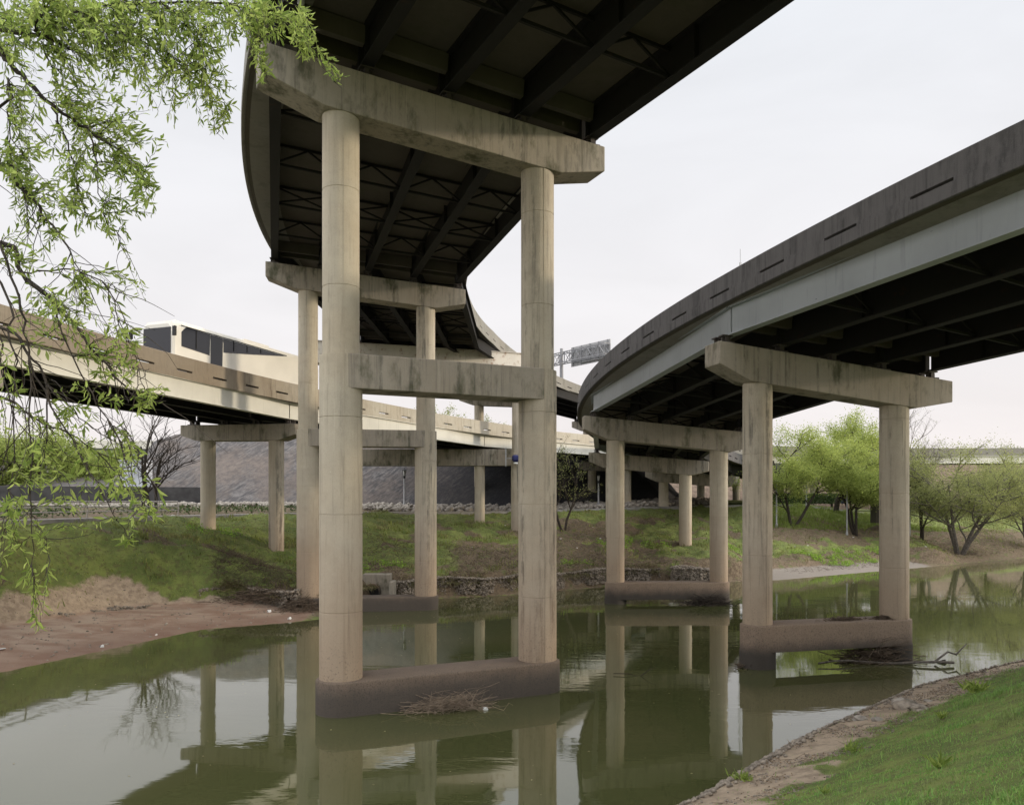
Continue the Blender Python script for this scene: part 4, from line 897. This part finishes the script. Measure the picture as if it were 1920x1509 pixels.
for px, Ht, sd_, lb in ((268, 9.5, 21, 'thicker bare dark tree behind the left railing'), (282, 10.8, 22, 'tallest thin bare dark tree behind the left railing'), (292, 7.0, 23, 'shortest bare sapling behind the left railing, nearest the stained column')):
    tree('bare_tree', lb, px, 952, 72, Ht, 1, 'leaf_olive', 'bark', 0, sd_, .55, r0=.13, group=GBT)
GL = 'green trees far behind the willow at left'
for px, Zd, Ht, sd_, lb in ((-40,100,12,31,'dense green tree beyond the retaining wall at the left edge'), (62,106,10.5,32,'rounded green tree beyond the retaining wall, under the pale overpass'), (150,114,9.5,33,'green tree between the rounded tree and the brown distant bent'), (222,110,8.0,34,'low green tree just left of the whitewashed hut')):
    tree('green_tree', lb, px, 940, Zd, Ht, 3, 'leaf_spring', 'bark', 15000, sd_, 1.0, .32, .6, group=GL, r0=.25)
GF = 'added sun-blocking trees on the near bank beyond the right of the frame'
for k, (x, y, Ht) in enumerate(((60,44,17),(68,30,18),(72,58,18),(64,22,16))):  # trees added out of view to keep the low sun off bank and columns
    tree('sun_blocking_tree', ('added unseen sun-blocking tree on the near bank, %s' % ['closest to the water','set back from the bank','farthest along the bank','nearest the photographer'][k]), 0, 0, 0, Ht, 2, 'leaf_dark', 'bark', 4200, 50+k, .95, .38, .6, group=GF, r0=.4, xy=(x, y))
GS = 'small trees along the far skyline'
for k, (px, Zd, Ht, lb) in enumerate(((755,150,19,'thin treetop showing above the cream ramp left of the second bent'), (880,150,18.3,'treetop showing above the cream ramp right of the second bent'), (1560,150,13,'tree far behind the cream ramp, hazy at the light green trees'), (1650,160,12,'tree far behind the cream ramp near the right ramp column'), (1850,150,12,'tree far behind the cream ramp above the broad olive tree'), (1960,140,12,'tree far behind the cream ramp at the right edge'))):
    tree('skyline_tree', lb, px, 940, Zd, Ht, 1, 'leaf_olive', 'bark', 4000, 70+k, .9, .3, .5, group=GS)
# hedge under the far ramp
rng = np.random.default_rng(5); N = 9000; q = rng.random(N); P = np.column_stack([33+q*18+rng.normal(0,.4,N), 104.5+q*7+rng.normal(0,.5,N), 6.3+rng.random(N)*1.3]); D = rng.normal(0,.5,(N,3))+np.array([0,0,.9])
v, f = leaves(P, D, .35*(.6+.6*rng.random(N)), .10, rng); tag(npmesh('hedge', v, f, leafmat('dark hedge leaves', (.020,.045,.012), (.06,.10,.025), .2)), 'dark strappy hedge planted under the far ramp behind the green trees', 'hedge')

# ------------------------------------------------------------------ the willow hanging into the frame at left
def willow():
    rng = np.random.default_rng(42)
    root = empty('willow_tree', (-8.2,6.4,gz(-8.2,6.4)), 'leaning tree with fresh green willowy leaves hanging into the top left', 'tree')
    mt = MB(); zg = gz(-8.2,6.4)-.2
    mt.tube([(-8.2,6.4,zg),(-8.05,6.4,3.5),(-7.6,6.5,6.5),(-7.2,6.6,9),(-6.6,6.8,11)], [.34,.28,.24,.19,.13], 12); mt.build('trunk', M['bark'], root, smooth=True)
    limbs = []
    def L(pts, z0, z1, r0, r1):
        n = len(pts); q = [at(x, y, z0+(z1-z0)*i/(n-1)) for i, (x, y) in enumerate(pts)]
        out = []
        for i in range(n-1):                                     # smooth the traced limb a little
            p0, p1, p2, p3 = q[max(i-1,0)], q[i], q[i+1], q[min(i+2,n-1)]
            for t in (0,.25,.5,.75): out.append(.5*((2*p1)+(p2-p0)*t+(2*p0-5*p1+4*p2-p3)*t*t+(3*p1-p0-3*p2+p3)*t**3)+Vector(rng.normal(0,.008,3)))
        out.append(q[-1]); m = len(out); limbs.append((out, [r0+(r1-r0)*i/(m-1) for i in range(m)]))
    trunk_top, trunk_mid = (-570,-10), (-700,520)
    L([trunk_top,(-180,20),(0,56),(45,63),(85,70),(127,92)], 6.8, 6.4, .075, .012)
    L([(78,68),(105,45),(135,25),(180,12),(225,7),(300,6),(400,4),(480,22),(540,46),(600,58)], 6.4, 6.9, .036, .005)
    L([(66,58),(75,30),(92,-25)], 6.4, 6.2, .025, .018)
    L([trunk_top,(-190,40),(-20,84),(0,98),(25,122),(62,165),(95,195),(140,228),(168,242),(205,275),(243,312),(272,352)], 6.8, 6.2, .06, .005)
    L([(95,195),(115,240),(138,300),(146,350),(160,400)], 6.4, 6.5, .018, .004)
    L([(160,240),(178,285),(182,350),(200,400),(238,470)], 6.3, 6.0, .014, .003)
    L([(82,85),(110,160),(150,215),(175,275)], 6.4, 6.9, .014, .004)
    L([(150,28),(200,50),(260,75),(330,110),(400,160),(430,205)], 6.4, 7.2, .016, .003)
    L([(300,6),(360,60),(390,150),(400,230),(420,262)], 6.6, 7.0, .012, .003)
    L([(430,8),(470,60),(495,130),(505,160)], 6.8, 7.1, .009, .003)
    L([(540,46),(560,80),(590,110),(640,165)], 6.9, 7.1, .007, .002)
    L([trunk_mid,(-250,380),(0,308),(30,345),(60,372),(90,410),(125,460),(150,510)], 6.5, 6.0, .05, .006)
    L([(-250,260),(0,200),(14,150),(14,210),(20,300)], 6.4, 6.2, .03, .006)
    L([trunk_mid,(-260,440),(0,452),(40,515),(95,560),(140,610),(200,690),(255,745),(312,752)], 6.5, 5.7, .05, .004)
    L([(0,455),(30,540),(50,620),(56,700),(57,830),(57,950),(61,1060),(60,1165)], 6.1, 5.8, .022, .003)
    L([trunk_mid,(-280,560),(0,612),(50,660),(85,720),(86,800),(85,880)], 6.5, 5.9, .035, .005)
    L([(50,660),(95,760),(150,850),(190,925),(230,990),(262,1020)], 5.9, 5.6, .016, .003)
    L([trunk_mid,(-280,600),(0,740),(50,775),(100,800),(160,830),(210,880),(258,930)], 6.5, 5.7, .03, .004)
    L([(40,515),(120,505),(190,530),(225,600),(262,690),(282,760)], 6.0, 5.7, .014, .003)
    L([(95,560),(150,700),(190,770),(225,830),(250,900),(290,975),(318,985)], 5.9, 5.6, .013, .003)
    L([(0,612),(10,700),(30,860),(12,930),(4,1010)], 6.0, 5.6, .014, .003)
    L([(85,720),(130,760),(170,800),(215,800),(250,840),(262,905)], 5.9, 5.6, .01, .003)
    L([trunk_mid,(-250,300),(0,530),(20,640),(28,720),(4,900)], 6.4, 5.8, .03, .004)
    L([(57,950),(80,1000),(90,1040),(86,1080)], 5.8, 5.7, .006, .002)
    mb = MB()
    for p, r in limbs: mb.tube(p, [q*.5 for q in r], 8 if r[0] > .03 else 5, False)
    # leaf clusters: centre, radii, twigs
    for _ in range(110):                                         # bare hanging twigs
        p, r = limbs[rng.integers(11, len(limbs))]; q = p[rng.integers(len(p)//4, len(p))]; d = Vector((rng.normal(.25,.35), rng.normal(0,.2), rng.normal(-.75,.3))); pts = [q]
        for j in range(6): d = (d+Vector(rng.normal(0,.16,3))).normalized(); pts.append(pts[-1]+d*rng.uniform(.06,.16))
        if H-(pts[-1].z) > 0 and 938-F*(pts[-1].z-H)/pts[-1].y > 860: continue
        mb.tube(pts, list(np.linspace(.0045,.0015,7)), 3, False)
    CL = [(60,20,110,45,40),(190,45,110,50,46),(330,30,90,40,28),(120,110,100,50,34),(250,120,90,60,36),(350,90,70,50,22),(200,190,90,50,26),(330,190,60,45,18),(405,150,45,80,20),(400,225,25,35,9),(290,250,45,35,9),
          (475,25,45,30,16),(500,80,30,45,13),(560,45,35,35,14),(575,95,30,25,8),(490,130,18,25,6),(625,140,22,22,4),(430,60,35,50,12),
          (20,60,40,60,12),(40,210,50,45,7),(40,280,50,50,16),(60,330,55,50,14),(120,300,55,60,12),(190,260,55,50,14),(230,330,45,50,12),(160,370,60,50,13),(265,330,25,35,8),(270,395,25,25,6),(215,440,22,35,6),(130,430,40,40,9),(60,430,50,40,7),
          (30,500,45,35,7),(100,490,50,25,6),(150,560,30,50,14),(120,600,40,40,12),(235,545,40,20,7),(262,560,18,14,4),(180,650,60,35,14),(245,640,30,40,9),(225,690,60,30,14),(80,640,60,40,8),(30,720,40,50,7),
          (285,745,28,18,9),(230,735,45,25,8),(160,760,40,30,6),(270,780,20,18,4),(110,800,60,30,7),(225,830,40,30,8),(40,800,50,40,5),(240,880,40,35,10),(170,860,40,30,6),(60,880,55,45,8),(120,900,40,40,6),(220,930,50,30,10),(280,960,35,22,10),(150,950,40,25,6),(30,960,40,30,6),
          (60,910,30,25,5),(240,1010,20,12,4),(15,1020,16,16,4),(80,1010,30,25,4),(50,1090,28,22,4),(60,1160,30,22,6),(0,1085,14,20,3),(165,985,25,12,3)]
    allp = [(q, i, j) for i, (p, r) in enumerate(limbs) for j, q in enumerate(p) if q.x/q.y > -.68]
    LX = np.array([960+F*q.x/q.y for q, _, _ in allp]); LY = np.array([938-F*(q.z-H)/q.y for q, _, _ in allp])
    LP, LD, LL = [], [], []
    for cx, cy, rx, ry, nt in CL:
        for _ in range(int(nt*(1.8 if cy < 130 else 1.5 if cy < 480 else 1.0))):
            a = rng.random()*6.28; rr = math.sqrt(rng.random()); ex, ey = cx+rx*rr*math.cos(a), cy+ry*rr*math.sin(a)
            d = np.hypot(LX-ex+25, (LY-ey+40)); k = int(rng.choice(np.argsort(d)[:14])); s = allp[k][0]
            e = at(ex, ey, s.y+rng.normal(0, .45)); ln = (e-s).length
            m = (s+e)/2+Vector((0,0,.12*ln))+Vector(rng.normal(0,.05*ln+.01,3)); n = 9
            pts = [s*(1-t)**2+m*2*t*(1-t)+e*t*t+Vector(rng.normal(0,.006,3)) for t in np.linspace(0,1,n)]
            mb.tube(pts, list(np.linspace(.0036,.0012,n)), 3, False)
            if cy > 450 and rng.random() < .25: continue
            nl = int(rng.uniform(10, 20)); t0 = max(.1, 1-.75/max(ln,.05))
            for j in range(nl):
                t = t0+(1-t0)*(j+rng.random())/nl; i = min(n-2, int(t*(n-1))); f = t*(n-1)-i; p = pts[i].lerp(pts[i+1], f); tg = (pts[i+1]-pts[i]).normalized()
                sd_ = Vector(rng.normal(0,1,3)); sd_ = (sd_-tg*sd_.dot(tg)).normalized()
                LP.append(p[:]); LD.append((tg*.75+sd_*.8+Vector((0,0,-.15)))[:]); LL.append(rng.uniform(.032,.105)*(1 if t < .9 else .8))
    mb.build('branches', M['bark'], root)
    LL = np.array(LL); v, f = leaves(np.array(LP), np.array(LD), LL, LL*.235, rng, .18); npmesh('leaves', v, f, M['leaf_willow'], root)
    settle(root)
willow()

# ------------------------------------------------------------------ grass and ground plants
M['grass_near'] = leafmat('near grass', (.105,.235,.055), (.27,.43,.10), .35, ((.24,.25,.10), 1.1)); M['grass_far'] = leafmat('bank grass', (.095,.130,.030), (.27,.30,.075), .35, ((.20,.155,.085), .6))
rng = np.random.default_rng(9); N = 330000
P = np.column_stack([rng.uniform(1, 34, N), 8+34*rng.random(N)**1.5]); z, a_, b_, dN_, *r_ = ground(P[:,0], P[:,1]); px = 960+F*P[:,0]/P[:,1]; py = 938-F*(z-H)/P[:,1]
cv = cover(P[:,0], P[:,1], z, a_, b_, dN_, *r_); k = (dN_ > .5) & (px < 2150) & (px > 1200) & (py < 1700) & (rng.random(N) > cv[:,1]*.985)
P = np.column_stack([P, z])[k]; big = fbm(P[:,0]*.5, P[:,1]*.5, 77); h = (.03+.06*rng.random(len(P)))*(.7+2.2*sstep(.48,.66,big)); v, f = blades(P, h, .007+.008*rng.random(len(P)), 1.2, rng)
q = P[rng.random(len(P)) < .05*sstep(.40,.62,fbm(P[:,0]*1.6, P[:,1]*1.6, 79))]; v2, f2 = blades(q, .10+.14*rng.random(len(q)), .010+.008*rng.random(len(q)), 1.1, rng); v, f = cat([(v, f), (v2, f2)])
tag(npmesh('grass', v, f, M['grass_near']), 'short mown green grass on the near bank at lower right', 'grass', kind='stuff')
N = 260000; px = rng.uniform(-60, 1980, N); Zd = 38+72*rng.random(N); P = np.column_stack([(px-960)/F*Zd, Zd]); z, dS_, dP_, dN_, *r_ = ground(P[:,0], P[:,1]); cv = cover(P[:,0], P[:,1], z, dS_, dP_, dN_, *r_)
k = (dS_ > r_[0]+.3) & (dP_ > .3) & (dN_ < 0) & (rng.random(N) > np.maximum(cv[:,0], cv[:,1]*.93)) & (rng.random(N) > cv[:,2]*.75)
P = np.column_stack([P, z])[k]; big = fbm(P[:,0]*.6, P[:,1]*.6, 78); h = (.06+.10*rng.random(len(P)))*(.7+3.0*sstep(.50,.64,big)); v, f = blades(P, h, .03+.035*rng.random(len(P)), 1.1, rng)
tag(npmesh('bank_grass', v, f, M['grass_far']), 'rough tussocky grass covering the far bank slope', 'grass', kind='stuff')
# broad weeds in the near grass
for k, (px, py, Zd, sz, lb) in enumerate(((1760,1500,13.2,.34,'broad leaved weed at the bottom edge of the near grass'), (1545,1492,14.6,.20,'small rosette weed in the near grass at the bottom'), (1600,1428,19.0,.30,'weed clump at the dirt edge of the near grass'), (1765,1400,19.3,.26,'single tall weed in the middle of the near grass'), (1830,1340,22.3,.45,'thick bright weed patch at the top of the near grass'), (1390,1470,18.2,.26,'tuft of weeds on the near shoreline dirt'))):
    p = at(px, py, Zd); zz = gz(p.x, p.y); n = 60 if 'patch' in lb or 'clump' in lb or 'tuft' in lb else 26
    A = rng.random(n)*6.28; rad = (.22 if 'patch' in lb or 'clump' in lb or 'tuft' in lb else .04); P = np.column_stack([p.x+rng.normal(0,rad*sz*1.6,n), p.y+rng.normal(0,rad*sz*1.6,n), np.full(n, zz)]); D = np.column_stack([np.cos(A)*.7, np.sin(A)*.7, .25+1.1*rng.random(n)])
    v, f = leaves(P, D, sz*(.35+.7*rng.random(n)), sz*.15, rng, .15); tag(npmesh('weed', v, f, M['leaf_willow']), lb, 'weed', 'weeds on the near bank')

N = 9000; t_ = rng.random(N); i_ = np.minimum((t_*5).astype(int), 4)+1; f_ = (t_*5-(i_-1))[:, None]; b_ = NS[i_]*(1-f_)+NS[i_+1]*f_; k_ = .2+2.6*rng.random((N,1))**1.3; b_ = b_+np.array([[.663,-.748]])*k_
keep = fbm(b_[:,0]*1.1, b_[:,1]*1.1, 61) > .47; b_ = b_[keep]; z_ = ground(b_[:,0], b_[:,1])[0]
v, f = stones(np.column_stack([b_, z_+.005]), .012+.035*rng.random(len(b_))**2, rng, .6); tag(npmesh('gravel', v, f, M['stone']), 'small stones and clods strewn over the bare dirt of the near bank', 'gravel', kind='stuff')
mb = MB()
for _ in range(260):
    q = b_[rng.integers(len(b_))]; p = Vector((q[0], q[1], gz(q[0], q[1])+.03)); a = rng.random()*6.28; d = Vector((math.cos(a), math.sin(a), rng.normal(0,.12))); ln = rng.uniform(.12,.6)
    mb.tube([p, p+d*ln*.5+Vector(rng.normal(0,.03,3)), p+d*ln], [.008,.007,.004], 4, False)
tag(mb.build('twig_litter', M['twiglight']), 'loose broken twigs lying on the dirt of the near bank', 'twigs', kind='stuff')
N = 7000; q = rng.integers(0, len(b_), N); P = np.column_stack([b_[q]+rng.normal(0,.15,(N,2)), np.zeros(N)]); P[:,2] = ground(P[:,0], P[:,1])[0]; D = rng.normal(0,1,(N,3)); D[:,2] *= .25
v, f = leaves(P+[0,0,.015], D, .03+.04*rng.random(N), .02+.02*rng.random(N), rng); tag(npmesh('leaf_litter', v, f, leafmat('dead leaves', (.10,.065,.04), (.26,.19,.12), .1)), 'dry brown leaves scattered on the near dirt strip', 'leaves', kind='stuff')

rng = np.random.default_rng(19); N = 150000; px = rng.uniform(-60, 1980, N); Zd = 38+68*rng.random(N); P = np.column_stack([(px-960)/F*Zd, Zd]); z, dS_, dP_, dN_, *r_ = ground(P[:,0], P[:,1]); cv = cover(P[:,0], P[:,1], z, dS_, dP_, dN_, *r_)
k = (dS_ > r_[0]+.2) & (dP_ > .5) & (dN_ < 0) & (rng.random(N) < .12+.75*cv[:,2]) & (cv[:,0] < .5) & (rng.random(N) > cv[:,1]*.9)
P = np.column_stack([P, z])[k]; h = .08+.22*rng.random(len(P))**2; v, f = blades(P, h, .025+.02*rng.random(len(P)), 1.6, rng)
tag(npmesh('dry_grass', v, f, leafmat('dry grass', (.085,.060,.035), (.27,.21,.125), .15)), 'matted brown dead stems and straw over the lower far bank', 'dry grass', kind='stuff')

rng = np.random.default_rng(23); VP = []
for cx, cy, rx, nn, y0 in ((19,65.7,.9,0,0),(31.5,80.5,2.2,2600,0),(35.5,83.2,1.6,1500,0),(40.5,86.6,1.4,900,0),(12.2,74,1.6,900,0),(9.4,72,1.3,700,0),(20.5,76,1.4,900,0),(-9.6,57.6,1.2,700,0),(-14.4,56,1.0,500,0),(4.5,64,1.2,500,0),(-21,57,1.4,500,0)):
    if nn: a = rng.random(nn)*6.28; r = rx*np.sqrt(rng.random(nn)); VP.append(np.column_stack([cx+r*np.cos(a)*1.6, cy+r*np.sin(a)*.8]))
VP = np.concatenate(VP); k = fbm(VP[:,0]*1.3, VP[:,1]*1.3, 88) > .44; VP = VP[k]; z = ground(VP[:,0], VP[:,1])[0]; P = np.column_stack([VP, z+.05+.4*rng.random(len(VP))**2]); D = rng.normal(0,.6,(len(P),3))+[0,0,.5]
v, f = leaves(P, D, .16*(.6+.7*rng.random(len(P))), .085*(.6+.7*rng.random(len(P))), rng); tag(npmesh('lush_weeds', v, f, leafmat('lush weed leaves', (.13,.24,.03), (.28,.42,.06), .45)), 'bright green weeds growing in patches low on the far bank', 'weeds', kind='stuff')
N = 26000; px = rng.uniform(1440, 1830, N); Zd = rng.uniform(86, 106, N); P = np.column_stack([(px-960)/F*Zd, Zd]); z, dS_, dP_, dN_, *r_ = ground(P[:,0], P[:,1]); t_ = dS_/np.maximum(dS_+dP_, .1); k = (t_ > .60+.12*(fbm(P[:,0]*.4, P[:,1]*.4, 90)-.45)) & (dP_ > -1); P = np.column_stack([P, z])[k]
v, f = blades(P, .22+.34*rng.random(len(P)), .035+.03*rng.random(len(P)), .7, rng); tag(npmesh('tall_grass', v, f, leafmat('tall spring grass', (.13,.19,.035), (.27,.33,.075), .4)), 'tall fresh grass along the top of the right bank under the trees', 'grass', kind='stuff')

rng = np.random.default_rng(31); N = 900; P = np.column_stack([rng.uniform(-22,26,N), 18+38*rng.random(N)]); z, a_, b_, c_, *r_ = ground(P[:,0], P[:,1]); k = (a_ < -.1) & (c_ < -.05) & (fbm(P[:,0]*.25, P[:,1]*.5, 71) > .47); P = np.column_stack([P, np.full(N, .006)])[k]; D = rng.normal(0,1,(len(P),3)); D[:,2] = 0
D = D/np.linalg.norm(D, axis=1)[:,None]; S = np.column_stack([-D[:,1], D[:,0], D[:,2]]); L = (.03+.06*rng.random(len(P)))[:,None]
v = np.stack([P, P+D*L*.5+S*L*.3, P+D*L, P+D*L*.5-S*L*.3], 1).reshape(-1,3); tag(npmesh('floating_leaves', v, np.arange(len(v)).reshape(-1,4), leafmat('floating leaves', (.16,.12,.06), (.34,.30,.16), .1)), 'scattered leaves and bits of scum floating on the green water', 'leaves', kind='stuff')

rng = np.random.default_rng(37); N = 34000; P = np.column_stack([rng.uniform(-46,-17,N), rng.uniform(20,86,N)]); z, a_, b_, c_, *r_ = ground(P[:,0], P[:,1]); k = (b_ < -2.9) & (b_ > -6.5) & (fbm(P[:,0]*.5, P[:,1]*.5, 72) > .36); P = np.column_stack([P, z+.05+.45*rng.random(N)])[k]
v, f = leaves(P, rng.normal(0,.7,(len(P),3))+[0,0,.4], .30*(.5+.8*rng.random(len(P))), .12, rng); tag(npmesh('ground_cover', v, f, leafmat('dark ground cover', (.030,.055,.016), (.085,.125,.035), .25)), 'dark green ground cover plants behind the left path railing', 'ground cover', kind='stuff')
N = 3000; P = np.column_stack([rng.uniform(-30,-11,N), rng.uniform(30,57,N)]); z, a_, b_, c_, *r_ = ground(P[:,0], P[:,1]); cv = cover(P[:,0], P[:,1], z, a_, b_, c_, *r_); k = (a_ > .2) & (b_ > 0) & (cv[:,1]+cv[:,0]*.35 > rng.random(N)); P = np.column_stack([P, z+.01])[k]
v, f = stones(P, .015+.08*rng.random(len(P))**4, rng, .6); tag(npmesh('pebbles', v, f, M['stone']), 'pebbles and clods strewn over the sand bar and bare slope at left', 'stones', kind='stuff')
N = 9000; gp = np.array([(-18.8,48.0),(-16.8,48.9),(-13,48.2),(-11.4,49.6),(-8.6,54.9),(-4.6,56.1),(0,58.0),(7.9,64.0),(12.2,65.4)]); t_ = rng.random(N)*8; i_ = t_.astype(int); fr = (t_-i_)[:,None]; P = gp[i_]*(1-fr)+gp[i_+1]*fr+rng.normal(0,.22,(N,2))+[-.1,.35]; z = np.maximum(ground(P[:,0], P[:,1])[0], 1.0)+.1*rng.random(N); P = np.column_stack([P, z]); k = fbm(t_*3.1, t_*0, 73) > .40; P = P[k]
D = rng.normal(0,.5,(len(P),3))+[.1,-.8,-.25]; v, f = leaves(P, D, .45*(.4+.8*rng.random(len(P))), .04, rng); tag(npmesh('overhanging_brush', v, f, leafmat('overhanging brush', (.10,.075,.04), (.21,.20,.09), .2)), 'matted dry stems hanging over the top of the gabion walls', 'brush', kind='stuff')
